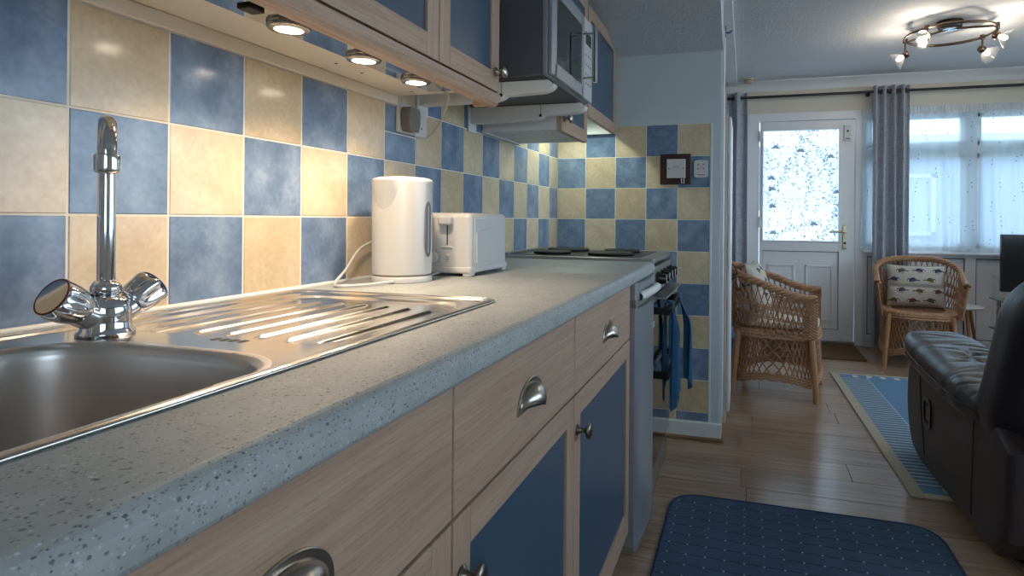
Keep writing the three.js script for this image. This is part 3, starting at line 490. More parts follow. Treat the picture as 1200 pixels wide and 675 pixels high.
// ---------- socket, plug ----------
{
  const t = thing('wall_socket', 'white double wall socket under the wall cabinet', 'socket', [0.002, 1.267, 1.479]);
  W('face_plate', B([0.0005, 0.011], [1.267, 1.349], [1.405, 1.553], 0.003, 2), M.whitePlastic, t);
  for (const d of [1.444, 1.514]) { W('switch', B([0.011, 0.0145], [1.325, 1.34], [d - 0.007, d + 0.007], 0.0015), M.whitePlastic, t); }
  W('pin_holes', merge([B([0.0108, 0.0114], [1.305, 1.314], [1.512, 1.516], 0), B([0.0108, 0.0114], [1.29, 1.294], [1.501, 1.508], 0), B([0.0108, 0.0114], [1.29, 1.294], [1.52, 1.527], 0)]), M.dark, t);
  const p = thing('power_plug', 'grey plug in the double socket with lead to the lamp strip', 'plug', [0.012, 1.275, 1.44]);
  const s = new THREE.Shape(); s.moveTo(-0.024, -0.012); s.lineTo(-0.018, -0.03); s.lineTo(0.018, -0.03); s.lineTo(0.024, -0.012); s.lineTo(0.024, 0.022); s.lineTo(0.019, 0.03); s.lineTo(-0.019, 0.03); s.lineTo(-0.024, 0.022); s.closePath();
  const g = new THREE.ExtrudeGeometry(s, { depth: 0.022, bevelEnabled: true, bevelSize: 0.003, bevelThickness: 0.004, bevelSegments: 2 }); g.rotateY(Math.PI / 2); g.translate(0.016, 1.304, -1.44); W('plug_body', g, mat({ color: rgb(118, 112, 106), roughness: 0.45 }), p);
  W('lead', tube([V(0.03, 1.272, -1.445), V(0.033, 1.258, -1.46), V(0.045, 1.256, -1.48), V(0.065, 1.272, -1.49), V(0.11, 1.305, -1.46), V(0.16, 1.333, -1.4), V(0.195, 1.345, -1.34), V(0.2, 1.346, -1.3)], 0.0026, 60, 8), mat({ color: rgb(196, 186, 168), roughness: 0.5 }), p);
}

// ---------- wall cabinets on the left ----------
const XU = 0.302;
function wallCabinet(name, label, d0, d1, y0, y1, x1, doorRange, knobAt, knobY, cm, holes) {
  const c = thing(name, label, 'cabinet', [0.15, y0, (d0 + d1) / 2], 'wall cabinets'), e = 0.001;
  const car = W('carcass', merge([B([0.002, x1 - 0.02], [y0, y0 + 0.016], [d0 + e, d1 - e], 0.001), B([0.002, x1 - 0.02], [y0 + 0.016, y1], [d0 + e, d0 + 0.017], 0), B([0.002, x1 - 0.02], [y0 + 0.016, y1], [d1 - 0.017, d1 - e], 0), B([0.002, x1 - 0.02], [y1 - 0.016, y1], [d0 + 0.017, d1 - 0.017], 0), B([0.002, 0.012], [y0 + 0.016, y1], [d0 + 0.017, d1 - 0.017], 0)]), cm, c);
  if (holes) for (const [x, D] of holes) W('screw_hole', bar(V(x, y0 - 0.0006, -D), V(x, y0 + 0.001, -D), 0.0035), M.dark, car);
  const door = framedDoor(c, x1, doorRange, [d0 + 0.0015, d1 - 0.0015], 0.046, 0.048, 0.048);
  if (knobAt !== null) addKnob(door, x1, knobY, knobAt, M.nickel);
  return c;
}
wallCabinet('wall_cabinet', 'oak wall cabinet above the sink end of the worktop', 0.56, 1.1, 1.365, 2.02, XU, [1.359, 2.02], 0.583, 1.41, M.carcass, [[0.067, 1.077], [0.05, 0.62]]);
wallCabinet('wall_cabinet', 'narrow oak wall cabinet with a knob, beside the microwave', 1.1, 1.412, 1.365, 2.02, XU, [1.359, 2.02], 1.389, 1.407, M.carcass, [[0.069, 1.163], [0.071, 1.37]]);
{ // light rail
  const t = thing('light_rail', 'rounded oak light rail under the wall cabinets', 'light rail', [0.285, 1.322, 0.98]);
  const s = new THREE.Shape(); s.moveTo(0.268, 1.353); s.lineTo(0.268, 1.332); s.quadraticCurveTo(0.269, 1.322, 0.28, 1.322); s.quadraticCurveTo(0.295, 1.323, 0.299, 1.334); s.lineTo(0.304, 1.343); s.lineTo(0.304, 1.353); s.closePath();
  const g = boxUV(new THREE.ExtrudeGeometry(s, { depth: 0.858, bevelEnabled: false, curveSegments: 8 }).translate(0, 0, -1.416), 2); W('moulding', toCreasedNormals(g, 0.8), M.oak, t);
  W('end_return', B([0.235, 0.267], [1.324, 1.353], [1.398, 1.414], 0.002, 1, 0), M.oak, t);
  const j = structure('trim_5', 'cream strip closing the gap above the tiles');
  W('closing_strip', B([0.0005, 0.009], [1.339, 1.3645], [0.3, 1.405], 0.002), M.carcass, j);
  W('closing_strip', B([0.0005, 0.016], [1.339, 1.352], [1.952, 2.3], 0.002), M.whiteCarcass, j);
}
{ // lamp strip with three round lamps
  const t = thing('lamp_strip', 'polished metal under-cabinet strip with three round lamps', 'lamp', [0.2, 1.347, 0.98]);
  W('strip', B([0.158, 0.242], [1.347, 1.3645], [0.655, 1.312], 0.002), M.mirrorSteel, t);
  W('rocker_switch', B([0.188, 0.212], [1.342, 1.348], [0.7, 0.73], 0.002), M.dark, t);
  W('screw', bar(V(0.2, 1.3462, -0.675), V(0.2, 1.348, -0.675), 0.004), M.dark, t);
  W('end_cap', B([0.16, 0.24], [1.3455, 1.3645], [0.647, 0.66], 0.003), M.dark, t);
  for (const D of [0.793, 0.99, 1.181]) {
    const h = W('lamp_ring', lathe([[0.022, 0.0], [0.031, 0.0008], [0.0335, 0.004], [0.0335, 0.0105], [0.022, 0.0105]], 40).translate(0.199, 1.3375, -D), M.nickel, t);
    W('lamp_lens', new THREE.CylinderGeometry(0.0225, 0.0225, 0.003, 32).translate(0.199, 1.3405, -D), mat({ name: 'lampLens', color: 0xffffff, emissive: new THREE.Color().setRGB(1, 0.86, 0.66), emissiveIntensity: 22 }), h);
    const l = new THREE.SpotLight(new THREE.Color().setRGB(1, 0.77, 0.53), 0.58, 0, 1.17, 0.45, 2); l.name = 'under_cabinet_light'; l.castShadow = true; l.shadow.radius = 0.9; l.position.set(0.199, 1.336, -D); l.target.position.set(0.199, 0, -D); scene.add(l); scene.add(l.target);
  }
}

// ---------- microwave on brackets ----------
{
  const t = thing('microwave_oven', 'silver grey microwave oven on white wall brackets', 'microwave', [0.22, 1.418, 1.7]), xf = 0.42, y0 = 1.418, y1 = 1.682, d0 = 1.485, d1 = 1.915;
  W('casing', B([0.03, xf - 0.028], [y0, y1 - 0.003], [d0 + 0.004, d1 - 0.004], 0.003), M.greyCase, t);
  W('underside', B([0.05, xf - 0.03], [y0 - 0.004, y0 + 0.001], [d0 + 0.02, d1 - 0.02], 0.001), mat({ color: rgb(92, 96, 102), metalness: 0.7, roughness: 0.45 }), t);
  W('front_bezel', B([xf - 0.027, xf - 0.012], [y0, y1], [d0, d1], 0.003), M.silverPaint, t);
  const dm = d0 + 0.325, dr = W('door', merge([B([xf - 0.011, xf], [y0 + 0.002, y1 - 0.002], [d0 + 0.002, d0 + 0.047], 0.003), B([xf - 0.011, xf], [y0 + 0.002, y1 - 0.002], [dm - 0.022, dm], 0.003), B([xf - 0.011, xf], [y0 + 0.002, y0 + 0.04], [d0 + 0.03, dm - 0.01], 0.003), B([xf - 0.011, xf], [y1 - 0.04, y1 - 0.002], [d0 + 0.03, dm - 0.01], 0.003)]), M.silverPaint, t);
  W('door_glass', B([xf - 0.009, xf - 0.002], [y0 + 0.036, y1 - 0.036], [d0 + 0.043, dm - 0.018], 0.001), M.darkGlass, dr);
  const hx = xf + 0.04, hd = dm - 0.012, hb = W('handle', merge([bar(V(hx, y0 + 0.045, -hd), V(hx, y0 + 0.215, -hd), 0.0065), bar(V(xf - 0.001, y0 + 0.06, -hd), V(hx, y0 + 0.06, -hd), 0.004), bar(V(xf - 0.001, y0 + 0.2, -hd), V(hx, y0 + 0.2, -hd), 0.004)]), M.chrome, dr);
  const cp = W('control_panel', B([xf - 0.011, xf], [y0 + 0.002, y1 - 0.002], [dm + 0.0015, d1 - 0.002], 0.003), mat({ name: 'panelGrey', color: rgb(186, 188, 192), roughness: 0.45 }), t);
  W('display', B([xf - 0.0005, xf + 0.0006], [y1 - 0.085, y1 - 0.045], [dm + 0.018, d1 - 0.018], 0), M.darkGlass, cp);
  for (let j = 0; j < 4; j++) for (let i = 0; i < 3; i++) W('button', B([xf - 0.0005, xf + 0.0005], [y0 + 0.05 + j * 0.03, y0 + 0.057 + j * 0.03], [dm + 0.022 + i * 0.026, dm + 0.029 + i * 0.026 - (j % 2) * 0.002], 0), M.dark, cp);
  for (const [x, d] of [[0.07, d0 + 0.04], [0.07, d1 - 0.04], [0.36, d0 + 0.05], [0.36, d1 - 0.05]]) W('foot', bar(V(x, y0 - 0.007, -d), V(x, y0, -d), 0.012), M.dark, t);
  [1.535, 1.865].forEach((D, k) => {
    const b = thing('wall_bracket', k ? 'white folding bracket arm under the far side of the microwave' : 'white folding bracket arm under the near side of the microwave', 'bracket', [0.2, 1.36, D], 'microwave brackets');
    const s = new THREE.Shape(); s.moveTo(0.001, 1.362); s.lineTo(0.24, 1.366); s.quadraticCurveTo(0.262, 1.368, 0.27, 1.378); s.lineTo(0.38, 1.382); s.quadraticCurveTo(0.408, 1.386, 0.412, 1.398); s.quadraticCurveTo(0.402, 1.4, 0.396, 1.41); s.lineTo(0.001, 1.41); s.closePath();
    const g = boxUV(new THREE.ExtrudeGeometry(s, { depth: 0.03, bevelEnabled: true, bevelSize: 0.003, bevelThickness: 0.003, bevelSegments: 2 })); g.translate(0, 0, -D - 0.015); W('arm', g, M.whiteMatt, b);
    W('wall_plate', B([0.0005, 0.008], [1.33, 1.46], [D - 0.03, D + 0.03], 0.002), M.whiteMatt, b);
    W('screw', bar(V(0.262, 1.376, -(D - 0.02)), V(0.262, 1.376, -D), 0.005), M.dark, b);
    W('joint_line', B([0.262, 0.264], [1.38, 1.41], [D - 0.0185, D - 0.0175], 0), M.greyPlastic, b);
  });
}
wallCabinet('wall_cabinet', 'small white wall cabinet with oak and blue door beyond the microwave', 1.955, 2.3, 1.345, 1.915, XU, [1.34, 1.915], 1.982, 1.385, M.whiteCarcass, [[0.08, 2.06], [0.22, 2.03], [0.08, 2.22], [0.24, 2.21]]);
{ // cooker hood behind a cabinet door
  const c = thing('hood_cabinet', 'oak framed cabinet over the cooker with built-in lit hood', 'cabinet', [0.15, 1.452, 2.57]), y0 = 1.452;
  const lid = new THREE.Shape(); [[2.302, y0 + 0.02], [2.834, y0 + 0.02], [2.834, 1.838], [2.79, 1.852], [2.63, 1.905], [2.302, 1.905]].forEach(([d, y], i) => i ? lid.lineTo(d, y) : lid.moveTo(d, y)); lid.closePath();
  const side = (D) => B([0.002, XU - 0.02], [y0, 1.82], [D, D + 0.016], 0);
  W('carcass', merge([side(2.302), side(2.824), B([0.002, 0.014], [y0, 1.82], [2.31, 2.83], 0)]), M.whiteCarcass, c);
  W('hood_underside', B([0.014, XU - 0.022], [y0 + 0.11, y0 + 0.15], [2.318, 2.824], 0.002), M.brushed, c);
  // framed door whose top far corner is cut to the sloping ceiling
  const x = XU, fr = (pts, hole) => { const s = new THREE.Shape(pts.map((p) => new THREE.Vector2(...p))); s.holes.push(new THREE.Path(hole.map((p) => new THREE.Vector2(...p)))); const g = new THREE.ExtrudeGeometry(s, { depth: 0.019, bevelEnabled: false }); g.applyMatrix4(new THREE.Matrix4().makeBasis(V(0, 0, -1), V(0, 1, 0), V(1, 0, 0))); g.translate(x - 0.019, 0, 0); return boxUV(g, 1); };
  const door = W('door', fr([[2.305, y0], [2.838, y0], [2.838, 1.835], [2.8, 1.85], [2.68, 1.892], [2.64, 1.902], [2.305, 1.902]], [[2.352, y0 + 0.05], [2.352, 1.852], [2.788, 1.845], [2.788, y0 + 0.05]]), M.oak, c);
  W('door_panel', B([x - 0.016, x - 0.006], [y0 + 0.046, 1.856], [2.348, 2.792], 0), M.bluePanel, door);
  const lm = W('hood_lamp', new THREE.CylinderGeometry(0.028, 0.028, 0.008, 24).translate(0.17, y0 + 0.107, -2.6), mat({ name: 'hoodLamp', color: 0xffffff, emissive: new THREE.Color().setRGB(0.85, 1, 0.8), emissiveIntensity: 3 }), c);
  const l = new THREE.SpotLight(new THREE.Color().setRGB(0.84, 1, 0.84), 0.5, 0, 1.45, 0.4, 2); l.name = 'hood_light'; l.castShadow = true; l.position.set(0.17, y0 + 0.098, -2.6); l.target.position.set(0.17, 0, -2.6); scene.add(l, l.target);
}

// ---------- silver appliance ----------
{
  const t = thing('dishwasher', 'silver slimline appliance with curved door under the worktop', 'appliance', [0.3, 0, 1.94]), d0 = 1.764, d1 = 2.108;
  W('cabinet', B([0.03, 0.55], [0.03, 0.84], [d0 + 0.003, d1 - 0.003], 0.003), M.silverPaint, t);
  const bow = (s) => 0.604 + 0.014 * Math.sin(Math.PI * s);
  const sh = new THREE.Shape(); sh.moveTo(0.552, d0); for (let k = 0; k <= 16; k++) sh.lineTo(bow(k / 16) - (k === 0 || k === 16 ? 0.006 : 0), lerp(d0, d1, k / 16)); sh.lineTo(0.552, d1); sh.closePath();
  const slabAt = (y0, y1) => { const g = new THREE.ExtrudeGeometry(sh, { depth: y1 - y0, bevelEnabled: false }); g.applyMatrix4(new THREE.Matrix4().makeBasis(V(1, 0, 0), V(0, 0, -1), V(0, 1, 0))); g.translate(0, y0, 0); return toCreasedNormals(boxUV(g, 1), 0.7); };
  W('door', slabAt(0.045, 0.765), M.silverPaint, t);
  W('plinth_strip', slabAt(0.03, 0.0445), M.greyPlastic, t);
  const top = W('control_strip', slabAt(0.79, 0.842), M.silverPaint, t);
  W('handle_recess', B([0.552, 0.6], [0.765, 0.79], [d0 + 0.002, d1 - 0.002], 0.001), M.greyPlastic, t);
  W('handle', merge([tube([V(0.606, 0.798, -(d0 + 0.03)), V(0.63, 0.808, -(d0 + 0.1)), V(0.63, 0.808, -(d1 - 0.1)), V(0.606, 0.798, -(d1 - 0.03))], 0.013, 30, 12)]), M.whiteMatt, t);
  const lg = []; for (let k = 0; k < 4; k++) for (const q of [0, 1]) lg.push(B([0.614, 0.6185], [0.668 + q * 0.012, 0.673 + q * 0.012], [1.99 + k * 0.013, 1.998 + k * 0.013], 0)); for (let k = 0; k < 4; k++) lg.push(B([0.614, 0.6185], [0.668, 0.685], [1.9885 + k * 0.013, 1.991 + k * 0.013], 0));
  W('badge_letters', merge(lg), mat({ color: rgb(206, 208, 210), roughness: 0.4 }), t);
  for (const [x, D] of [[0.08, d0 + 0.04], [0.08, d1 - 0.04], [0.5, d0 + 0.04], [0.5, d1 - 0.04]]) W('foot', bar(V(x, 0, -D), V(x, 0.035, -D), 0.018), M.dark, t);
}

// ---------- cooker ----------
const CK = [2.128, 2.632];
{
  const t = thing('cooker', 'freestanding stainless steel cooker with black knobs and two ovens', 'cooker', [0.3, 0, 2.38]), [d0, d1] = CK, xf = 0.585;
  W('cabinet', B([0.02, xf - 0.02], [0.05, 0.875], [d0, d1], 0.003), M.brushed, t);
  W('hob_top', B([0.015, 0.6], [0.873, 0.893], [d0 - 0.004, d1 + 0.004], 0.005, 2), M.brushed, t);
  W('hob_glass', B([0.05, 0.545], [0.892, 0.8945], [d0 + 0.03, d1 - 0.03], 0.001), M.black, t);
  W('back_ledge', B([0.012, 0.04], [0.89, 0.904], [d0, d1], 0.003), M.brushed, t);
  for (const [x, D, r] of [[0.17, d0 + 0.14, 0.075], [0.17, d1 - 0.14, 0.09], [0.41, d0 + 0.14, 0.09], [0.41, d1 - 0.14, 0.075]]) W('hotplate', lathe([[0, 0.012], [r * 0.25, 0.012], [r * 0.3, 0.0105], [r * 0.95, 0.012], [r, 0.009], [r, 0], [0, 0]], 36).translate(x, 0.894, -D), M.dark, t);
  const cp = W('control_panel', B([xf - 0.02, xf + 0.018], [0.765, 0.862], [d0, d1], 0.004), M.brushed, t);
  [0.075, 0.17, 0.265, 0.36, 0.44].forEach((o) => { const k = W('knob', lathe([[0, 0], [0.026, 0], [0.026, 0.006], [0.021, 0.009], [0.019, 0.03], [0.016, 0.034], [0, 0.034]], 24).rotateZ(-Math.PI / 2).translate(xf + 0.018, 0.815, -(d0 + o)), M.black, cp); W('knob_pointer', B([xf + 0.049, xf + 0.0535], [0.802, 0.828], [d0 + o - 0.003, d0 + o + 0.003], 0.001), M.whiteMatt, k); });
  W('heat_shelf', B([xf - 0.02, xf + 0.062], [0.748, 0.756], [d0, d1], 0.002), M.brushed, t);
  for (const [y0, y1, hy] of [[0.505, 0.742, 0.7], [0.11, 0.497, 0.465]]) {
    const o = W('oven_door', B([xf - 0.02, xf + 0.012], [y0, y1], [d0 + 0.002, d1 - 0.002], 0.004), M.brushed, t);
    W('oven_glass', B([xf + 0.011, xf + 0.014], [y0 + 0.012, y1 - 0.012], [d0 + 0.012, d1 - 0.012], 0.001), M.darkGlass, o);
    W('oven_handle', merge([B([xf + 0.052, xf + 0.068], [hy - 0.016, hy + 0.014], [d0 + 0.035, d1 - 0.035], 0.004), B([xf + 0.012, xf + 0.056], [hy - 0.014, hy + 0.012], [d0 + 0.035, d0 + 0.055], 0.003), B([xf + 0.012, xf + 0.056], [hy - 0.014, hy + 0.012], [d1 - 0.055, d1 - 0.035], 0.003)]), M.black, o);
  }
  W('plinth', B([xf - 0.04, xf + 0.004], [0.008, 0.1], [d0 + 0.004, d1 - 0.004], 0.002), M.brushed, t);
  for (const [x, D] of [[0.08, d0 + 0.05], [0.08, d1 - 0.05], [0.5, d0 + 0.05], [0.5, d1 - 0.05]]) W('foot', bar(V(x, 0, -D), V(x, 0.05, -D), 0.018), M.dark, t);
}
// ---------- tea towels over the upper oven handle ----------
function towel(label, dc, width, front, back, seed, col, out = 0) {
  const hx = 0.645, hy = 0.716, t = thing('tea_towel', label, 'towel', [hx, 0.3, dc], 'blue tea towels'), R = 0.013, r = rng(seed), ph = r() * 6, N = 72;
  const f = (off) => (u, v) => {
    const len = back + front + Math.PI * R, s = v * len; let x, y, h;
    if (s < back) { x = hx - R; y = hy - (back - s); h = back - s; } else if (s < back + Math.PI * R) { const a = (s - back) / R; x = hx - (R + off) * Math.cos(a); y = hy + (R + off) * Math.sin(a); h = 0; } else { x = hx + R; y = hy - (s - back - Math.PI * R); h = s - back - Math.PI * R; }
    const k = smooth(0, 0.12, h), a = u * 2 - 1, end = h > 0 ? h / (s < back ? back : front) : 0;
    if (s < back) x -= off; else if (s > back + Math.PI * R) x += off;
    const fold = 0.011 * k * Math.sin(u * 15 + ph) + 0.006 * k * Math.sin(u * 31 + ph * 2 + h * 6);
    x += (s < back ? -0.3 : 1) * (fold + (0.012 + out) * k);
    const w = width * (0.62 + 0.5 * k * (1 - 0.45 * smooth(0.75, 1, end)));
    y += -0.02 * a * a * end * 2 + 0.03 * end * a * (seed % 2 ? 1 : -1);
    return [x, y, -(dc + a * w / 2 + 0.012 * k * (h / 0.3)), u * width, v * len];
  };
  const m = mat({ name: 'towelling', color: col, roughness: 0.95, bumpMap: tWeave, bumpScale: 0.002, side: THREE.DoubleSide, sheen: 0.4, sheenColor: rgb(120, 160, 200) });
  W('cloth', merge([grid(40, N, f(0)), grid(40, N, f(0.0035), true)]), m, t);
}
towel('blue tea towel hanging at the near end of the oven handle', 2.225, 0.075, 0.33, 0.3, 3, rgb(50, 98, 138));
towel('blue tea towel hanging at the far end of the oven handle', 2.49, 0.085, 0.33, 0.26, 8, rgb(58, 110, 152), 0.02);

// ---------- switch plates on the end wall ----------
{
  const t = thing('cooker_switch', 'white switch plate mounted on a dark wooden board', 'switch', [0.593, 1.203, DB]);
  const bd = W('board', B([0.521, 0.666], [1.203, 1.348], [DB - 0.014, DB - 0.0002], 0.002), mat({ map: tFloor, color: rgb(92, 58, 54), roughness: 0.35 }), t);
  const pl = W('plate', B([0.554, 0.642], [1.232, 1.323], [DB - 0.024, DB - 0.014], 0.003, 2), M.whitePlastic, t);
  for (const x of [0.564, 0.632]) W('screw', bar(V(x, 1.278, -(DB - 0.0248)), V(x, 1.278, -(DB - 0.023)), 0.0032), M.dark, pl);
  const lg = []; for (let k = 0; k < 5; k++) lg.push(B([0.581 + k * 0.007, 0.5855 + k * 0.007], [1.286, 1.2875 + (k % 2) * 0.002], [DB - 0.0244, DB - 0.0235], 0), B([0.581 + k * 0.007, 0.5825 + k * 0.007], [1.278, 1.289], [DB - 0.0244, DB - 0.0235], 0)); W('printed_symbol', merge(lg), M.greyPlastic, pl);
  W('cable', merge([tube([V(0.622, 1.234, -(DB - 0.016)), V(0.623, 1.22, -(DB - 0.017)), V(0.624, 1.206, -(DB - 0.016))], 0.0025, 8, 6), tube([V(0.634, 1.234, -(DB - 0.016)), V(0.635, 1.22, -(DB - 0.017)), V(0.635, 1.206, -(DB - 0.016))], 0.0025, 8, 6)]), M.whiteMatt, t);
  const r = thing('remote_control', 'white four button wall remote beside the switch board', 'remote', [0.713, 1.234, DB]), s = new THREE.Shape(), w = 0.031, h = 0.041;
  s.moveTo(-w, -h + 0.009); s.quadraticCurveTo(-w, -h + 0.003, -w + 0.008, -h + 0.002); s.quadraticCurveTo(0, -h - 0.002, w - 0.008, -h + 0.002); s.quadraticCurveTo(w, -h + 0.003, w, -h + 0.009); s.lineTo(w, h - 0.009); s.quadraticCurveTo(w, h - 0.003, w - 0.008, h - 0.002); s.quadraticCurveTo(0, h + 0.002, -w + 0.008, h - 0.002); s.quadraticCurveTo(-w, h - 0.003, -w, h - 0.009);
  const g = new THREE.ExtrudeGeometry(s, { depth: 0.01, bevelEnabled: true, bevelSize: 0.0015, bevelThickness: 0.002, bevelSegments: 2 }); g.translate(0.713, 1.275, -DB + 0.002); W('body', g, M.whitePlastic, r);
  for (const x of [-0.012, 0.012]) for (const y of [0.0, 0.019]) W('button', B([0.713 + x - 0.004, 0.713 + x + 0.004], [1.275 + y - 0.002, 1.275 + y + 0.005], [DB - 0.0153, DB - 0.013], 0.001), M.greyPlastic, r);
  W('printed_line', B([0.696, 0.73], [1.2455, 1.2485], [DB - 0.0146, DB - 0.0135], 0), M.dark, r);
}

// ---------- kitchen mat ----------
{
  const x0 = 0.665, x1 = 1.535, d0 = 1.05, d1 = 2.245, r = 0.11, w = x1 - x0, h = d1 - d0, t = thing('kitchen_mat', 'navy blue kitchen mat with dotted grid and rounded corners', 'mat', [(x0 + x1) / 2, 0, (d0 + d1) / 2]);
  const s = new THREE.Shape(); s.moveTo(r, 0); s.lineTo(w - r, 0); s.quadraticCurveTo(w, 0, w, r); s.lineTo(w, h - r); s.quadraticCurveTo(w, h, w - r, h); s.lineTo(r, h); s.quadraticCurveTo(0, h, 0, h - r); s.lineTo(0, r); s.quadraticCurveTo(0, 0, r, 0);
  const tm = tex(1024, 0.46, (u, v, i, j) => {               // 8 x 8 woven squares, ridged lines between them, a pale dot at each crossing
    const a = u * 8, b = v * 8, fa = a - Math.round(a), fb = b - Math.round(b), dot = Math.hypot(fa, fb) < 0.055, line = Math.min(Math.abs(fb), 9) < 0.03, tw = 0.5 + 0.5 * Math.sin((i + j * ((Math.floor(a) + Math.floor(b)) % 2 ? 1 : -1)) * 2.2), n = hash2(i, j, 14), q = 0.75 + 0.2 * tw + 0.25 * (n - 0.5) + 0.14 * (fbm(u, v, 6, 6, 3, 15) - 0.5);
    if (dot) return [178, 190, 205]; const k = line ? 0.55 : 1; return [80 * q * k, 108 * q * k, 144 * q * k];
  });
  const g = new THREE.ExtrudeGeometry(s, { depth: 0.005, bevelEnabled: true, bevelSize: 0.002, bevelThickness: 0.002, bevelSegments: 2, curveSegments: 10 }); g.rotateX(-Math.PI / 2); g.translate(x0, 0.0025, -d0);
  W('pile', boxUV(g), mat({ name: 'matPile', map: tm, roughness: 0.95, bumpMap: tWeave, bumpScale: 0.0015 }), t);
  const pts = s.getSpacedPoints(160).slice(0, -1).map((p) => V(x0 + p.x, 0.006, -d0 - p.y)); W('bound_edge', new THREE.TubeGeometry(new THREE.CatmullRomCurve3(pts, true), 320, 0.0062, 6, true), mat({ color: rgb(40, 60, 96), roughness: 0.9 }), t);
}
// ---------- rug ----------
{
  const w = 1.25, h = 1.86, t = thing('area_rug', 'light blue flatweave rug with cream border and striped band', 'rug', [1.497 + w / 2, 0, 3.43], undefined, 0.025);
  const cv = canvasTex(1024, 1536, (c, W_, H_) => {
    const mx = W_ / w, my = H_ / h, R = (x, y, a, b, f) => { c.fillStyle = f; c.fillRect(x * mx, y * my, a * mx, b * my); }, r = rng(4);
    R(0, 0, w, h, '#5f84a4');
    for (const X of [0.05, w - 0.21]) { R(X, 0.05, 0.16, h - 0.1, '#5c7890'); for (let y = 0.11; y < h - 0.1; y += 0.036) R(X, y, 0.16, 0.009, '#b4c0c8'); for (const e of [0.05, 0.16]) void e; R(X < 0.5 ? X + 0.16 : X - 0.006, 0.05, 0.006, h - 0.1, '#9fb4c8'); }
    for (const Y of [0.045, h - 0.095]) { R(0.05, Y, w - 0.1, 0.05, '#6284a4'); for (let x = 0.13; x < w - 0.1; x += 0.083) R(x, Y, 0.032, 0.05, '#d2ccbc'); }
    R(0, 0, w, 0.032, '#b8b0a0'); R(0, h - 0.032, w, 0.032, '#b8b0a0'); R(0, 0, 0.05, h, '#aea492'); R(w - 0.05, 0, 0.05, h, '#aea492');
    for (let k = 0; k < 60000; k++) { const q = r(); c.fillStyle = q < 0.5 ? 'rgba(30,40,60,0.08)' : 'rgba(250,250,250,0.08)'; c.fillRect(r() * W_, r() * H_, 3, 2); }
  });
  const g = new RoundedBoxGeometry(w, 0.009, h, 1, 0.003), p = g.attributes.position, uv = []; for (let i = 0; i < p.count; i++) uv.push((p.getX(i) + w / 2) / w, (p.getZ(i) + h / 2) / h); g.setAttribute('uv', new THREE.Float32BufferAttribute(uv, 2));
  part('weave', g, mat({ name: 'rugWeave', map: cv, roughness: 0.95 }), t, 0, 0.005, 0);
}
// ---------- door mat ----------
{
  const t = thing('door_mat', 'brown coir door mat at the front door', 'mat', [1.42, 0, 5.06]);
  const tc = tex(256, 0.2, (u, v, i, j) => { const n = hash2(i, j, 21), q = 0.7 + 0.6 * n; return [120 * q, 92 * q, 66 * q]; });
  W('coir', B([1.05, 1.785], [0, 0.016], [4.78, 5.325], 0.004), mat({ name: 'coir', map: tc, roughness: 1, bumpMap: tWeave, bumpScale: 0.004 }), t);
}

// ---------- curtains ----------
W('pole', bar(V(0.72, 2.08, -5.262), V(3.5, 2.08, -5.262), 0.011, 16), M.rod, thing('curtain_rod', 'dark grey metal curtain rod across the front wall', 'curtain rod', [2.1, 2.08, 5.262]));
{ const r = scene.children[scene.children.length - 1]; for (const x of [0.76, 1.88, 3.42]) W('rod_bracket', merge([bar(V(x, 2.08, -5.262), V(x, 2.08, -DW), 0.006), bar(V(x, 2.08, -(DW - 0.008)), V(x, 2.08, -DW), 0.02)]), M.rod, r); W('finial', new THREE.SphereGeometry(0.02, 16, 12).translate(0.705, 2.08, -5.262), M.rod, r); W('finial', new THREE.SphereGeometry(0.02, 16, 12).translate(3.515, 2.08, -5.262), M.rod, r); }
function eyeletCurtain(label, x0, x1, y0, pleats, seed) {
  const t = thing('curtain', label, 'curtain', [(x0 + x1) / 2, y0, 5.262], 'grey eyelet curtains'), y1 = 2.125, amp = 0.042, r = rng(seed), ph = r() * 3;
  const f = (off) => (u, v) => { const y = lerp(y0, y1, v), k = u * pleats * 2 * Math.PI, low = 1 - v, x = lerp(x0, x1, u) + 0.012 * low * Math.sin(k * 0.37 + ph) + 0.02 * low * (u - 0.5), z = -5.262 + (amp * (0.9 + 0.25 * Math.sin(u * 9 + ph))) * Math.sin(k + 0.35 * low * Math.sin(v * 5 + u * 7)) + off + 0.006 * low * Math.sin(v * 11 + u * 13); return [x, y, z, u * (x1 - x0) * 3, y]; };
  W('cloth', merge([grid(pleats * 28, 46, f(0)), grid(pleats * 28, 46, f(-0.003), true)]), M.curtain, t);
  for (let k = 0; k <= pleats * 2; k++) { const x = lerp(x0, x1, k / (pleats * 2)); if (x > x0 + 0.004 && x < x1 - 0.004) W('eyelet', new THREE.TorusGeometry(0.019, 0.004, 8, 20).rotateY(Math.PI / 2 + (k % 2 ? -0.75 : 0.75)).translate(x, 2.08, -5.262), M.nickel, t); }
}
eyeletCurtain('grey eyelet curtain hanging between the front door and window', 1.9, 2.165, 0.03, 4, 5);
eyeletCurtain('grey eyelet curtain at the hinge side of the front door', 0.71, 0.925, 0.05, 2, 6);
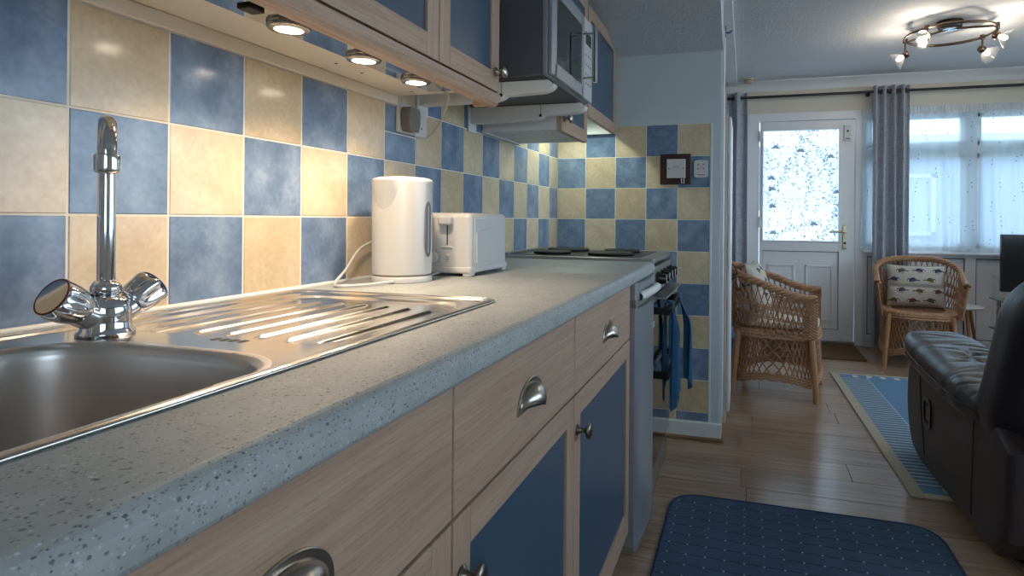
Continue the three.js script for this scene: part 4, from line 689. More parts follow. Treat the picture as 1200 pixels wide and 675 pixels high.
// net curtains with embroidered dots
function netCurtain(label, x0, x1, seed) {
  const t = thing('net_curtain', label, 'net curtain', [(x0 + x1) / 2, 0.8, 5.335], 'net curtains'), y0 = 0.8, y1 = 1.945, r = rng(seed), a = r() * 6, b = r() * 6, d = 5.334;
  const P = (u, v) => { const k = u * (x1 - x0) * 46, g = 0.35 + 0.65 * (1 - v); return [lerp(x0, x1, u) + 0.018 * (1 - v) * (1 - v) * Math.sin(u * 14 + b), lerp(y0, y1, v), -d + 0.011 * Math.sin(k + a + 1.1 * Math.sin(u * 9 + v * 1.2)) * (0.6 + 0.5 * Math.sin(u * 23 + b)) + 0.004 * Math.sin(k * 2.3 + v * 2)]; };
  W('net', grid(220, 30, P), M.net, t);
  W('heading', grid(220, 3, (u, v) => { const p = P(u, 1); return [p[0], 1.9 + 0.06 * v + 0.006 * Math.sin(u * 190) * v, p[2] + 0.004 + 0.004 * Math.sin(u * 300)]; }), M.netHem, t);
  W('hem', grid(220, 2, (u, v) => { const p = P(u, 0); return [p[0], 0.8 + 0.03 * v, p[2] + 0.002]; }), M.netHem, t);
  const dots = []; for (let c = 0; c < (x1 - x0) / 0.085; c++) { let y = 0.86 + r() * 0.2; const u0 = (c + 0.3 + 0.5 * r()) * 0.085 / (x1 - x0); let u = u0; const up = r() < 0.5 ? 1 : -1; while (y < 1.86) { for (let k = 0, kn = 1 + Math.floor(r() * 3); k < kn && y < 1.88; k++) { const p = P(clamp(u, 0.01, 0.99), (y - y0) / (y1 - y0)); dots.push(new THREE.SphereGeometry(0.0042, 6, 4).translate(p[0], p[1], p[2] + 0.002)); u += up * 0.006; y += 0.034; } y += 0.16 + r() * 0.16; } }
  const dm = W('embroidered_dots', merge(dots), M.netDot, t); dm.userData.kind = 'stuff';
}
netCurtain('sheer dotted net curtain on the window half nearest the front door', 1.84, 2.66, 31);
netCurtain('sheer dotted net curtain on the window half behind the television', 2.672, 3.33, 37);

// ---------- ceiling things ----------
{
  const t = thing('smoke_detector', 'small cream round smoke detector on the ceiling', 'smoke detector', [0.935, CEIL, 5.22]);
  W('housing', lathe([[0, -0.034], [0.032, -0.034], [0.038, -0.028], [0.042, -0.012], [0.045, -0.008], [0.045, 0.001]], 32).translate(0.935, CEIL, -5.22), mat({ color: rgb(214, 200, 168), roughness: 0.5 }), t);
  W('vent_ring', lathe([[0.0385, -0.02], [0.0415, -0.018], [0.0415, -0.014], [0.0385, -0.013]], 32).translate(0.935, CEIL, -5.22), M.dark, t);
}
{
  const cx = 2.08, cD = 4.02, R = 0.235, yr = 2.155, t = thing('ceiling_light', 'ring shaped bronze ceiling light with four glass spot lamps', 'ceiling light', [cx, CEIL, cD]), br = mat({ name: 'bronze', color: rgb(120, 104, 92), metalness: 1, roughness: 0.28 });
  W('ceiling_rose', lathe([[0, -0.045], [0.05, -0.045], [0.062, -0.038], [0.066, -0.026], [0.07, 0], [0, 0]], 36).translate(cx, CEIL, -cD), br, t);
  W('rose_disc', new THREE.CylinderGeometry(0.042, 0.042, 0.004, 32).translate(cx, CEIL - 0.046, -cD), M.mirrorSteel, t);
  W('ring', new THREE.TorusGeometry(R, 0.009, 10, 80).rotateX(Math.PI / 2).translate(cx, yr, -cD), br, t);
  for (const a of [0.5, 0.5 + Math.PI]) W('cross_arm', bar(V(cx, CEIL - 0.04, -cD), V(cx + R * Math.cos(a), yr, -cD + R * Math.sin(a)), 0.007), br, t);
  const glass = mat({ name: 'shadeGlass', color: rgb(250, 248, 244), transmission: 1, thickness: 0, roughness: 0.12, ior: 1.5, side: THREE.DoubleSide });
  [[-2.75, -0.9], [2.35, -2.5], [0.55, 0.9], [-0.5, 0.2]].forEach(([a, f], k) => {
    const px = cx + R * Math.cos(a), pz = -cD + R * Math.sin(a), drop = [0.085, 0.05, 0.06, 0.075][k], head = V(px, yr - drop, pz), out = V(Math.cos(a), -0.55, Math.sin(a)).normalize();
    const st = W('stem', merge([bar(V(px, yr + 0.012, pz), V(px, yr - drop, pz), 0.006), bar(V(px, yr + 0.014, pz), V(px, yr - 0.012, pz), 0.014)]), br, t);
    const q = new THREE.Quaternion().setFromUnitVectors(V(0, 1, 0), out), o = head.clone();
    const place = (g) => g.applyQuaternion(q).translate(o.x, o.y, o.z);
    W('lamp_holder', place(lathe([[0, -0.022], [0.016, -0.022], [0.022, -0.014], [0.022, 0.006], [0.016, 0.014], [0, 0.014]], 24)), br, st);
    W('glass_shade', place(grid(30, 8, (u, v) => { const an = -u * Math.PI * 2, rr = 0.014 + 0.042 * Math.pow(v, 0.8) * (1 + 0.16 * Math.cos(3 * an)), y = 0.014 + 0.052 * v; return [rr * Math.cos(an), y, rr * Math.sin(an)]; })), glass, st);
    W('bulb', place(new THREE.SphereGeometry(0.015, 16, 12).scale(1, 1.3, 1).translate(0, 0.036, 0)), mat({ name: 'bulb', color: 0xffffff, emissive: new THREE.Color().setRGB(1, 0.9, 0.76), emissiveIntensity: 14 }), st);
    const lp = o.clone().addScaledVector(out, 0.036), l = new THREE.PointLight(new THREE.Color().setRGB(1, 0.84, 0.66), 0.16); l.name = 'spot_lamp_light'; l.castShadow = true; l.position.copy(lp); scene.add(l);
  });
}

// ---------- wicker chairs ----------
function seatPath(t, k = 1) { const a = t * Math.PI * 2, c = Math.cos(a), s = Math.sin(a), p = (q) => Math.sign(q) * Math.pow(Math.abs(q), 0.66); return [0.238 * k * p(c), 0.246 * k * p(s)]; }
function armPath(s) { const R = 0.244, cx = -0.002, L1 = R * Math.PI / 2, L = L1 + 0.235, l = Math.abs(s) * L, g = Math.sign(s) || 1; if (l < L1) { const a = l / R; return [cx - R * Math.cos(a), g * R * Math.sin(a), -Math.cos(a), g * Math.sin(a)]; } return [cx + (l - L1), g * R, 0, g]; }
const railY = (s) => 0.595 + 0.15 * (1 - smooth(0.12, 0.95, Math.abs(s)));
function wickerChair(label, x, D, turn, group) {
  const c = thing('wicker_armchair', label, 'armchair', [x, 0, D], group, turn), SY = 0.365; c.scale.z = 0.94;
  const back = (s, h) => { const [px, pz, nx, nz] = armPath(s), o = 0.035 * h + 0.01 + 0.045 * h * Math.max(0, -nx); return V(px + nx * o, SY + (railY(s) - SY) * h, pz + nz * o); };
  const skirt = (t, h) => { const k = 1 + 0.05 * (1 - h), [px, pz] = seatPath(t, k), dip = 0.035 * Math.pow(Math.abs(Math.cos(t * Math.PI * 4)), 1.5); return V(px, lerp(0.095 + dip, SY - 0.01, h), pz); };
  // thick twisted rail from one arm front round the back to the other
  const strands = []; for (let k = 0; k < 4; k++) { const pts = []; for (let i = 0; i <= 110; i++) { const s = -1 + 2 * i / 110, p = back(s, 1), [, , nx, nz] = armPath(s), a = i * 0.62 + k * Math.PI / 2; p.x += nx * 0.014 * Math.cos(a); p.z += nz * 0.014 * Math.cos(a); p.y += 0.014 * Math.sin(a); pts.push(p); } strands.push(new THREE.TubeGeometry(new THREE.CatmullRomCurve3(pts), 220, 0.0105, 6)); }
  part('top_rail', merge(strands), M.cane[0], c);
  // open lattice of the back and arms
  const lat = []; const n = 40; for (let i = 0; i < n; i++) for (const q of [-1, 1]) { const s0 = -0.97 + 1.94 * (i + 0.5) / n, pts = []; for (let k = 0; k <= 5; k++) { const h = k / 5, s = clamp(s0 + q * (h - 0.5) * 0.13, -0.985, 0.985); pts.push(back(s, h)); } lat.push(new THREE.TubeGeometry(new THREE.CatmullRomCurve3(pts), 6, 0.0034, 5)); }
  part('back_lattice', merge(lat), M.cane[1], c);
  const bands = []; for (const h of [0.0, 0.03, 0.34, 0.38, 0.55, 0.59]) { const pts = []; for (let i = 0; i <= 60; i++) { const p = back(-0.99 + 1.98 * i / 60, h); p.y += 0.003 * (i % 2 ? 1 : -1); pts.push(p); } bands.push(new THREE.TubeGeometry(new THREE.CatmullRomCurve3(pts), 120, 0.0048, 5)); }
  for (let i = 0; i < 46; i++) { const s = -0.97 + 1.94 * i / 45; bands.push(bar(back(s, 0.34), back(s, 0.59), 0.0042, 5)); }
  part('woven_band', merge(bands), M.cane[0], c);
  // closely woven arm fronts
  for (const g of [-1, 1]) { const wv = []; const f = (q, h) => { const p = back(g * 0.985, h); return V(p.x - 0.075 * (1 - h * 0.3) * q + 0.012, p.y, p.z + g * 0.012 * Math.sin(q * 3)); }; for (let k = 0; k < 30; k++) { const h = k / 29, pts = []; for (let i = 0; i <= 6; i++) { const p = f(i / 6, h); p.z += g * 0.003 * ((i + k) % 2 ? 1 : -1); pts.push(p); } wv.push(new THREE.TubeGeometry(new THREE.CatmullRomCurve3(pts), 10, 0.0055, 5)); } for (let i = 0; i <= 6; i += 2) wv.push(bar(f(i / 6, 0), f(i / 6, 1), 0.0045, 5)); part('arm_panel', merge(wv), M.cane[0], c); }
  // seat: solid woven deck with edge rolls
  const sh = new THREE.Shape(); for (let i = 0; i <= 60; i++) { const [px, pz] = seatPath(i / 60); i ? sh.lineTo(px, pz) : sh.moveTo(px, pz); }
  const sg = new THREE.ExtrudeGeometry(sh, { depth: 0.022, bevelEnabled: true, bevelSize: 0.006, bevelThickness: 0.005, bevelSegments: 2 }); sg.rotateX(Math.PI / 2); sg.translate(0, SY + 0.016, 0);
  const seat = part('seat', boxUV(sg), M.cane[1], c);
  const roll = []; for (const [k, y] of [[1.02, 0.004], [1.035, -0.012], [1.0, 0.018], [0.93, 0.022], [0.86, 0.022], [0.78, 0.022]]) { const pts = []; for (let i = 0; i < 96; i++) { const [px, pz] = seatPath(i / 96, k); pts.push(V(px, SY + y + 0.003 * (i % 2 ? 1 : -1), pz)); } roll.push(new THREE.TubeGeometry(new THREE.CatmullRomCurve3(pts, true), 192, 0.0085, 5, true)); }
  for (let i = 0; i < 48; i++) { const a = seatPath(i / 48, 1.04), b = seatPath(i / 48, 0.72); roll.push(tube([V(a[0], SY - 0.012, a[1]), V(a[0], SY + 0.018, a[1]), V(b[0], SY + 0.03, b[1])], 0.0042, 6, 5)); }
  part('seat_edge_weave', merge(roll), M.cane[0], seat);
  // skirt
  const sk = []; for (let i = 0; i < 56; i++) for (const q of [-1, 1]) { const pts = []; for (let k = 0; k <= 4; k++) pts.push(skirt(((i + 0.5) / 56 + q * (k / 4 - 0.5) * 0.055 + 1) % 1, k / 4)); sk.push(new THREE.TubeGeometry(new THREE.CatmullRomCurve3(pts), 5, 0.0042, 5)); }
  part('skirt_lattice', merge(sk), M.cane[1], c);
  const lr = []; for (const [dy, k, rr] of [[0, 1.0, 0.009], [0.016, 0.995, 0.008], [-0.014, 1.01, 0.008]]) { const pts = []; for (let i = 0; i < 96; i++) { const p = skirt(i / 96, 0); pts.push(V(p.x * k, p.y + dy + 0.004 * (i % 2 ? 1 : -1), p.z * k)); } lr.push(new THREE.TubeGeometry(new THREE.CatmullRomCurve3(pts, true), 192, rr, 5, true)); }
  part('lower_ring', merge(lr), M.cane[0], c);
  for (const [sx, sz] of [[1, 1], [1, -1], [-1, 1], [-1, -1]]) part('leg', bar(V(sx * 0.236, 0, sz * 0.24), V(sx * 0.202, SY + 0.01, sz * 0.208), 0.0165, 12, 0.0185), M.cane[2], c);
  return c;
}
wickerChair('wicker tub armchair seen from its side beside the kitchen wall', 1.112, 3.85, -0.15, 'wicker armchairs');
wickerChair('wicker tub armchair facing the room under the front window', 2.13, 4.86, -1.72, 'wicker armchairs');
// bird cushions
{
  const birds = canvasTex(1024, 1024, (c, w, h) => {
    c.fillStyle = '#c0b9ae'; c.fillRect(0, 0, w, h); const r = rng(12);
    for (let k = 0; k < 9000; k++) { c.fillStyle = r() < 0.5 ? 'rgba(90,80,70,0.07)' : 'rgba(255,255,255,0.10)'; r() < 0.5 ? c.fillRect(r() * w, r() * h, 22, 2) : c.fillRect(r() * w, r() * h, 2, 22); }
    const bird = (x, y, s, f, body, wing) => { c.save(); c.translate(x, y); c.scale(s * f, s * 1.35); c.rotate(-0.3); c.fillStyle = '#a89c8c'; c.beginPath(); c.ellipse(0, 6, 42, 28, 0, 0, 7); c.fill(); c.fillStyle = body; c.beginPath(); c.ellipse(-4, -6, 40, 22, -0.1, 0, 7); c.fill(); c.fillStyle = wing; c.beginPath(); c.ellipse(12, 0, 36, 17, 0.25, 0, 7); c.fill(); c.beginPath(); c.moveTo(34, 4); c.lineTo(82, 22); c.lineTo(78, 34); c.lineTo(30, 16); c.fill(); c.fillStyle = body; c.beginPath(); c.arc(-38, -14, 17, 0, 7); c.fill(); c.fillStyle = '#efe9df'; c.beginPath(); c.arc(-42, -9, 8, 0, 7); c.fill(); c.fillStyle = '#2a2622'; c.beginPath(); c.moveTo(-54, -14); c.lineTo(-68, -9); c.lineTo(-52, -7); c.fill(); c.strokeStyle = '#6a5a48'; c.lineWidth = 4; c.beginPath(); c.moveTo(-6, 30); c.lineTo(-8, 46); c.moveTo(8, 30); c.lineTo(8, 46); c.stroke(); c.restore(); };
    const pal = [['#2e3442', '#3c4354'], ['#6a3a30', '#4a3a36'], ['#34406a', '#2c3450'], ['#6c6238', '#565030'], ['#383c44', '#4c525c']];
    for (let j = 0; j < 4; j++) for (let i = 0; i < 3; i++) bird(190 + i * 320 + (j % 2) * 130 - 60, 140 + j * 250 + (r() - 0.5) * 30, 1.55, (i + j) % 2 ? 1 : -1, ...pal[(i * 2 + j * 3) % 5]);
    for (let k = 0; k < 22; k++) { c.strokeStyle = '#9a917f'; c.lineWidth = 3; const x = r() * w, y = r() * h; c.beginPath(); c.moveTo(x, y); c.quadraticCurveTo(x + 30, y - 14, x + 64, y + 4); c.stroke(); }
  });
  const fm = mat({ name: 'birdFabric', map: birds, roughness: 0.9 });
  const pillow = (w, h, th, fold) => { const f = (sg) => (u, v) => { const a = u * 2 - 1, b = v * 2 - 1, k = Math.pow(Math.max(0, (1 - Math.pow(Math.abs(a), 3.2)) * (1 - Math.pow(Math.abs(b), 3.2))), 0.5), pin = 1 - 0.05 * (1 - Math.abs(a)) * Math.abs(b); return [sg * th / 2 * (k * (1 - fold * Math.exp(-((b + 0.1) ** 2) / 0.01)) + 0.03), b * h / 2 * (1 - 0.04 * (1 - b * b) * 0 - 0.045 * (1 - a * a) * b * b), a * w / 2 * (1 - 0.045 * (1 - b * b) * a * a), u, v]; }; return merge([grid(40, 40, f(1), true), grid(40, 40, f(-1))]); };
  const pipe = (w, h) => { const p = []; for (let k = 0; k < 64; k++) { const s = k / 64 * 4, e = Math.floor(s), q = (s - e) * 2 - 1, [a, b] = [[q, -1], [1, q], [-q, 1], [-1, -q]][e]; p.push(V(0, b * h / 2 * (1 - 0.045 * (1 - a * a)), a * w / 2 * (1 - 0.045 * (1 - b * b)))); } return new THREE.TubeGeometry(new THREE.CatmullRomCurve3(p, true), 128, 0.004, 6, true); };
  const put = (label, x, D, y, turn, lean, w, h) => { const g = thing('bird_cushion', label, 'cushion', [x, y, D], 'bird print cushions', turn), i = new THREE.Group(); i.name = 'cover'; i.rotation.z = lean; i.position.y = h / 2; g.add(i); part('fabric', pillow(w, h, 0.14, 0.35), fm, i); part('piped_edge', pipe(w, h), mat({ color: rgb(150, 142, 130), roughness: 0.9 }), i); };
  put('bird print cushion propped in the wicker chair under the window', 2.14, 4.96, 0.398, -1.72, 0.2, 0.38, 0.31);
  put('bird print cushion inside the wicker chair beside the kitchen wall', 0.985, 3.855, 0.452, -0.15, 0.26, 0.38, 0.32);
  const t = thing('seat_cushion', 'striped pale seat pad on the wicker chair beside the kitchen wall', 'cushion', [1.13, 0.397, 3.85], undefined, -0.15);
  const st = tex(128, 0.09, (u) => (u * 6 % 1 < 0.45 ? [196, 178, 166] : [222, 214, 204]));
  part('pad', pad(0.44, 0.05, 0.4, 0.5, 0.45), mat({ name: 'stripe', map: st, roughness: 0.9 }), t, 0, 0.024, 0);
}

// ---------- side table ----------
{
  const cx = 2.5, cD = 5.14, t = thing('side_table', 'small round white side table with splayed wooden legs', 'table', [cx, 0, cD]), ht = 0.4;
  W('table_top', lathe([[0, 0], [0.13, 0], [0.143, 0.006], [0.145, 0.012], [0.141, 0.017], [0, 0.018]], 48).translate(cx, ht - 0.018, -cD), M.whiteMatt, t);
  for (const a of [-0.62, 1.5, 3.6]) W('leg', bar(V(cx + 0.17 * Math.cos(a), 0, -cD + 0.17 * Math.sin(a)), V(cx + 0.08 * Math.cos(a), ht - 0.016, -cD + 0.08 * Math.sin(a)), 0.0095, 12, 0.0145), mat({ name: 'beech', map: tOak, color: rgb(240, 200, 150), roughness: 0.5 }), t);
}
// ---------- television and stand ----------
{
  const t = thing('tv_stand', 'glass shelf television stand with chrome columns', 'tv stand', [3.0, 0, 4.86]), gl = mat({ name: 'shelfGlass', color: rgb(120, 140, 140), roughness: 0.08, transmission: 0.6, thickness: 0.0 });
  for (const y of [0.48, 0.27, 0.06]) W('glass_shelf', B([2.62, 3.4], [y, y + 0.009], [4.74, 4.98], 0.003), gl, t);
  for (const [x, D] of [[2.675, 4.79], [2.675, 4.93], [3.32, 4.79], [3.32, 4.93]]) W('column', bar(V(x, 0, -D), V(x, 0.488, -D), 0.024, 20), M.chrome, t);
  const v = thing('television', 'flat black television at the right edge of the picture', 'television', [3.02, 0.489, 4.9]);
  W('frame', B([2.65, 3.4], [0.545, 0.95], [4.845, 4.88], 0.006, 2), M.black, v);
  W('screen', B([2.66, 3.39], [0.557, 0.94], [4.8435, 4.846], 0), mat({ name: 'screen', color: rgb(20, 24, 28), roughness: 0.12 }), v);
  W('rear_case', B([2.8, 3.26], [0.58, 0.88], [4.88, 4.915], 0.01), M.dark, v);
  W('stand', merge([B([3.0, 3.06], [0.495, 0.56], [4.853, 4.873], 0.003), B([2.85, 3.21], [0.4895, 0.5], [4.77, 4.95], 0.004)]), M.black, v);
}

// ---------- leather recliner ----------
{
  const Y0 = 0.013, t = thing('leather_recliner', 'dark brown leather recliner armchair seen from behind', 'recliner', [2.12, Y0, 2.55]);
  const wr = (f, s, amp) => (x, y, z) => { const a = Math.sin(z * f + 9 * vnoise(x * 0.9 + 5, z * 2.6 + 5, 64, 64, s) + x * 2.2) * (0.25 + 1.1 * vnoise(x * 1.5 + 3, z * 4 + 3, 64, 64, s + 4)), b = vnoise(x * 3 + 9, z * 13 + 9, 64, 64, s + 2) - 0.5; return amp * (y > -0.3 ? 1 : 0.3) * (0.6 * Math.pow(Math.abs(a), 0.7) * Math.sign(a) + 0.9 * b); };
  // side bodies
  const sidePoly = (dx) => { const s = new THREE.Shape(); s.moveTo(2.06, 0.05); s.lineTo(2.76, 0.03); s.quadraticCurveTo(2.9, 0.03, 2.94, 0.06); s.quadraticCurveTo(3.03, 0.16, 3.005, 0.29); s.quadraticCurveTo(2.99, 0.38, 2.95, 0.39); s.lineTo(2.06, 0.42); s.lineTo(1.96, 0.36); s.lineTo(1.98, 0.12); s.closePath(); const g = new THREE.ExtrudeGeometry(s, { depth: 0.17, bevelEnabled: true, bevelSize: 0.025, bevelThickness: 0.03, bevelSegments: 4, curveSegments: 14 }); g.applyMatrix4(new THREE.Matrix4().makeBasis(V(0, 0, -1), V(0, 1, 0), V(1, 0, 0))); g.translate(dx, Y0, 0); return toCreasedNormals(boxUV(g), 0.6); };
  for (const [k, dx] of [[0, 1.66], [1, 2.38]]) {
    const b = W('arm_side', sidePoly(dx), M.leatherSide, t), xs = k ? dx + 0.2 : dx - 0.03;
    if (!k) {
      for (const line of [tube([V(xs - 0.0005, 0.385, -2.81), V(xs - 0.0005, 0.25, -2.79), V(xs - 0.0005, 0.075, -2.74)], 0.003, 24, 6), tube([V(xs - 0.0005, 0.4, -2.2), V(xs - 0.0005, 0.25, -2.21), V(xs - 0.0005, 0.08, -2.22)], 0.003, 24, 6)]) W('seam', line, M.piping, b);
      const sh = new THREE.Shape(), rw = 0.05, rh = 0.062, r = 0.034; sh.moveTo(-rw + r, -rh); sh.lineTo(rw - r, -rh); sh.quadraticCurveTo(rw, -rh, rw, -rh + r); sh.lineTo(rw, rh - r); sh.quadraticCurveTo(rw, rh, rw - r, rh); sh.lineTo(-rw + r, rh); sh.quadraticCurveTo(-rw, rh, -rw, rh - r); sh.lineTo(-rw, -rh + r); sh.quadraticCurveTo(-rw, -rh, -rw + r, -rh);
      const inner = new THREE.Path(sh.getPoints(8).map((p) => p.clone().multiplyScalar(0.74))); const rim = sh.clone(); rim.holes.push(inner);
      const rg = new THREE.ExtrudeGeometry(rim, { depth: 0.004, bevelEnabled: true, bevelSize: 0.0015, bevelThickness: 0.002, bevelSegments: 2 }); rg.rotateY(-Math.PI / 2); rg.translate(xs, 0.262, -2.7); const la = W('latch_plate', rg, M.black, b);
      W('latch_well', B([xs - 0.0015, xs + 0.002], [0.218, 0.306], [2.665, 2.735], 0.0005), M.dark, la);
      W('latch_lever', B([xs - 0.005, xs], [0.235, 0.29], [2.665, 2.705], 0.002), M.black, la);
    }
    const ax = dx + 0.085, pw = 0.31, ph = 0.15, pd = 1.05;
    const g = pad(pw, ph, pd, 0.62, 0.5, (x, y, z) => wr(11, 60 + k, 0.02)(x, y, z), 300, 110), p = g.attributes.position, r = rng(90 + k), cr = [];
    for (let i = 0; i < 15; i++) cr.push([-0.46 + 0.92 * (i + 0.6 * r()) / 15, (r() - 0.5) * 0.5, r() * 6, 0.004 + 0.008 * r(), 0.008 + 0.008 * r(), (r() - 0.5) * 0.1, 0.07 + 0.08 * r()]);
    for (let i = 0; i < p.count; i++) {
      const z = p.getZ(i), q = z / (pd / 2), x = p.getX(i); let y = p.getY(i);
      if (y > -0.02) for (const [z0, tilt, ph0, depth, wd, xc, xw] of cr) { const dz = z - z0 - tilt * x - 0.012 * Math.sin(x * 22 + ph0); y -= depth * Math.exp(-dz * dz / (wd * wd)) * Math.exp(-((x - xc) ** 2) / (xw * xw)) * smooth(-0.02, 0.03, y); }
      p.setY(i, y * (1 - 0.1 * q * q) + 0.02 * smooth(0.2, -1, q)); p.setX(i, x * (1 - 0.12 * smooth(-0.5, -1, q)));
    }
    g.computeVertexNormals(); g.rotateX(0.03); const ap = W('arm_pad', g.translate(ax, 0.452, -2.6), M.leather, t);
    const pp = []; for (let i = 0; i <= 60; i++) { const q = -0.97 + 1.94 * i / 60; pp.push(V(ax - pw / 2 * 1.01 * Math.pow(1 - q ** 4, 0.25) * (1 - 0.12 * smooth(0.5, 1, q)), 0.452 + q * pd / 2 * 0.03 + 0.02 * smooth(-0.2, 1, q), -2.6 - q * pd / 2)); } W('piping', new THREE.TubeGeometry(new THREE.CatmullRomCurve3(pp), 120, 0.0038, 6), M.piping, ap);
  }
  W('seat_base', B([1.86, 2.38], [Y0 + 0.05, 0.3], [2.1, 2.92], 0.03, 3), M.leatherSide, t);
  W('seat_cushion', pad(0.56, 0.17, 0.8, 0.45, 0.35, wr(14, 71, 0.02)).translate(2.12, 0.37, -2.56), M.leather, t);
  W('footrest', B([1.88, 2.36], [0.08, 0.36], [2.92, 3.01], 0.035, 3), M.leather, t);
  // reclined back, wide head part
  const bk = pad(1.0, 0.64, 0.3, 0.42, 0.55, (x, y, z) => 0.022 * Math.sin(y * 5 + x * 2) + 0.04 * (vnoise(x * 3 + 9, y * 3 + 9, 64, 64, 81) - 0.5), 160, 90), q = bk.attributes.position;
  for (let i = 0; i < q.count; i++) { const y = q.getY(i) / 0.32; q.setZ(i, q.getZ(i) + 0.09 * y); q.setX(i, q.getX(i) * (1 - 0.09 * smooth(0.1, 1, y))); }
  bk.computeVertexNormals(); const back = W('backrest', bk.translate(2.125, 0.6, -2.06), M.leather, t);
  const sm = []; for (let i = 0; i <= 30; i++) { const y = -0.8 + 1.6 * i / 30; sm.push(V(2.125 - 0.43 * (1 - 0.09 * smooth(0.1, 1, y)), 0.6 + y * 0.32, -2.06 + 0.09 * y + 0.146 - 0.03 * y * y)); } W('back_seam', new THREE.TubeGeometry(new THREE.CatmullRomCurve3(sm), 60, 0.003, 6), M.stitch, back);
  W('back_panel', B([1.72, 2.52], [0.09, 0.5], [1.9, 2.06], 0.05, 3), M.leatherSide, t);
  for (const [x, D] of [[1.74, 2.1], [2.5, 2.1], [1.74, 2.85], [2.5, 2.85]]) W('foot', bar(V(x, Y0 - 0.003, -D), V(x, 0.06, -D), 0.022), M.dark, t);
}

// ---------- passage beside the kitchen ----------
{
  const t = thing('tall_cupboard', 'tall pinkish cream cupboard edge behind the kitchen wall', 'cupboard', [0.6, 0, 3.3]), m = mat({ color: rgb(214, 192, 176), roughness: 0.5 });
  W('body', B([0.36, 0.826], [0, 1.57], [3.1, 3.5], 0.006, 2), m, t); W('door', B([0.827, 0.845], [0.06, 1.56], [3.104, 3.496], 0.006, 2), M.gloss, t);
  const hk = thing('wall_hook', 'small blue coat hook high on the end of the kitchen wall', 'hook', [0.82, 1.9, 2.9]); W('plate', B([0.818, 0.822], [1.905, 1.955], [2.892, 2.908], 0.001), mat({ color: rgb(40, 84, 124), roughness: 0.4 }), hk); W('peg', tube([V(0.822, 1.925, -2.9), V(0.84, 1.925, -2.9), V(0.846, 1.934, -2.9)], 0.004, 12, 8), hk.children[0].material, hk);
  const ck = thing('latch_hook', 'dark metal latch hook on the cupboard beside the wicker chair', 'hook', [0.85, 0.7, 3.45]); W('base_plate', B([0.845, 0.848], [0.7, 0.79], [3.44, 3.46], 0.001), M.rod, ck); W('hook', tube([V(0.847, 0.79, -3.45), V(0.86, 0.775, -3.45), V(0.872, 0.745, -3.45), V(0.86, 0.715, -3.45), V(0.847, 0.7, -3.45)], 0.004, 24, 8), M.rod, ck);
  const st = thing('carpeted_step', 'blue carpeted bottom step in the passage', 'step', [0.5, 0, 4.6]), cm = mat({ name: 'stepCarpet', color: rgb(96, 122, 158), roughness: 1, bumpMap: tWeave, bumpScale: 0.003 });
  W('riser', B([0.0, 0.84], [0, 0.16], [4.38, 4.8], 0.004), cm, st); W('tread', B([0.0, 0.872], [0.155, 0.2], [4.36, 4.82], 0.02, 4), cm, st);
}

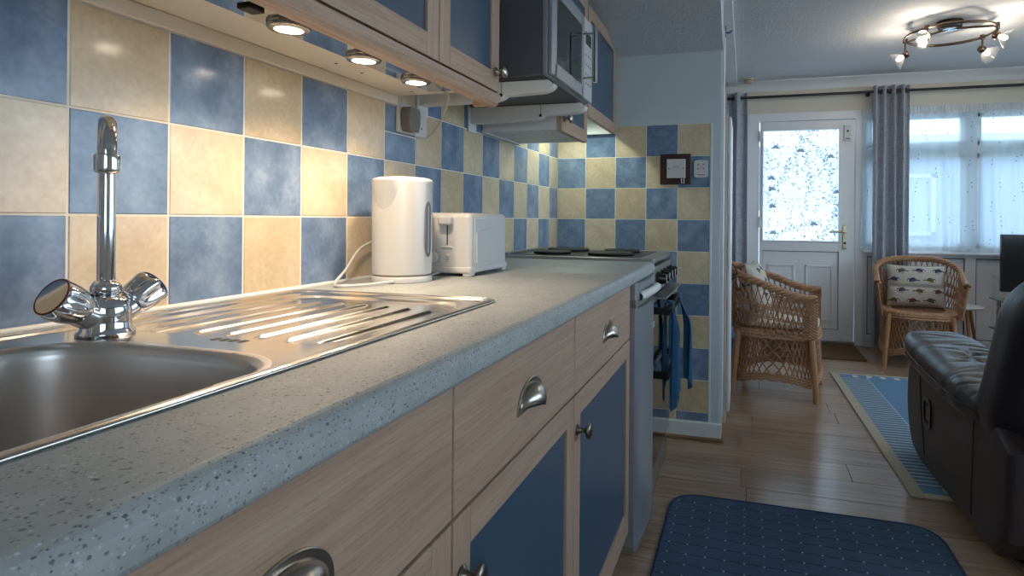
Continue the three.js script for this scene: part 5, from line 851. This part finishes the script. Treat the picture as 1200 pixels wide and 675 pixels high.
// ---------- outside ----------
{
  const g = structure('ground', 'pale paving outside'); W('paving', B([-14, 16], [-0.5, -0.3], [DW + 0.12, 30], 0), mat({ color: rgb(176, 176, 172), roughness: 0.95 }), g); W('paving', B([XR + 0.15, 16], [-0.5, -0.3], [-12, DW + 0.12], 0), mat({ color: rgb(176, 176, 172), roughness: 0.95 }), g); W('paving', B([-14, XR + 0.15], [-0.5, -0.3], [-12, DREAR - 0.12], 0), mat({ color: rgb(176, 176, 172), roughness: 0.95 }), g);
  const h = thing('neighbour_building', 'pale blue grey boarded building across the road', 'building', [4, -0.3, 13.5]), bm = mat({ color: rgb(112, 132, 158), roughness: 0.8 });
  W('wall', B([-3, 11], [-0.3, 2.62], [13.6, 13.8], 0), bm, h);
  for (let k = 0; k < 17; k++) { const b = B([-3, 11], [-0.3 + k * 0.17, -0.3 + k * 0.17 + 0.18], [13.56, 13.62], 0.01); W('weather_board', b, bm, h); }
  W('roof', B([-3.3, 11.3], [2.6, 2.78], [13.3, 14.2], 0.02), mat({ color: rgb(210, 214, 218), roughness: 0.8 }), h);
  for (const [x0, x1] of [[3.4, 4.6], [8.2, 9.4]]) { const f = W('window', merge([B([x0, x1], [0.75, 0.83], [13.48, 13.58], 0), B([x0, x1], [1.92, 2.0], [13.48, 13.58], 0), B([x0, x0 + 0.08], [0.75, 2], [13.48, 13.58], 0), B([x1 - 0.08, x1], [0.75, 2], [13.48, 13.58], 0), B([(x0 + x1) / 2 - 0.04, (x0 + x1) / 2 + 0.04], [0.75, 2], [13.48, 13.58], 0)]), mat({ color: rgb(170, 178, 186), roughness: 0.6 }), h); W('pane', B([x0 + 0.05, x1 - 0.05], [0.8, 1.95], [13.54, 13.57], 0), mat({ color: rgb(120, 140, 160), roughness: 0.1 }), f); }
  const car = (label, x, D, col, f) => {
    const c = thing('parked_car', label, 'car', [x, -0.3, D], 'cars parked outside'), s = new THREE.Shape(), P = (a, b) => [f * a, b];
    s.moveTo(...P(-2.0, 0.3)); s.lineTo(...P(-2.05, 0.62)); s.quadraticCurveTo(...P(-1.9, 0.84), ...P(-1.0, 0.92)); s.quadraticCurveTo(...P(-0.55, 1.38), ...P(-0.1, 1.44)); s.lineTo(...P(0.9, 1.44)); s.quadraticCurveTo(...P(1.5, 1.36), ...P(1.85, 0.95)); s.quadraticCurveTo(...P(2.05, 0.9), ...P(2.02, 0.5)); s.lineTo(...P(1.98, 0.3)); s.closePath();
    part('body', new THREE.ExtrudeGeometry(s, { depth: 1.4, bevelEnabled: true, bevelSize: 0.06, bevelThickness: 0.12, bevelSegments: 3, curveSegments: 10 }), mat({ color: col, roughness: 0.25, clearcoat: 1 }), c, 0, 0, -0.7);
    const w = new THREE.Shape(); w.moveTo(...P(-0.82, 0.95)); w.quadraticCurveTo(...P(-0.5, 1.3), ...P(-0.1, 1.36)); w.lineTo(...P(0.85, 1.36)); w.quadraticCurveTo(...P(1.3, 1.3), ...P(1.55, 0.97)); w.closePath(); part('side_windows', new THREE.ExtrudeGeometry(w, { depth: 1.62, bevelEnabled: false }), mat({ color: rgb(70, 86, 100), roughness: 0.08 }), c, 0, 0, -0.81);
    for (const a of [-1.25, 1.25]) for (const z of [-0.72, 0.72]) { const k = part('wheel', new THREE.CylinderGeometry(0.31, 0.31, 0.2, 28).rotateX(Math.PI / 2), M.dark, c, f * a, 0.31, z); part('hub', new THREE.CylinderGeometry(0.19, 0.19, 0.22, 20).rotateX(Math.PI / 2), M.silverPaint, k); }
  };
  car('white car parked outside the front window', 6.8, 11.2, rgb(232, 234, 236), 1);
  car('silver grey car parked outside nearer the front door', 2.0, 11.4, rgb(186, 192, 198), -1);
}
renderer.render(scene, camera);
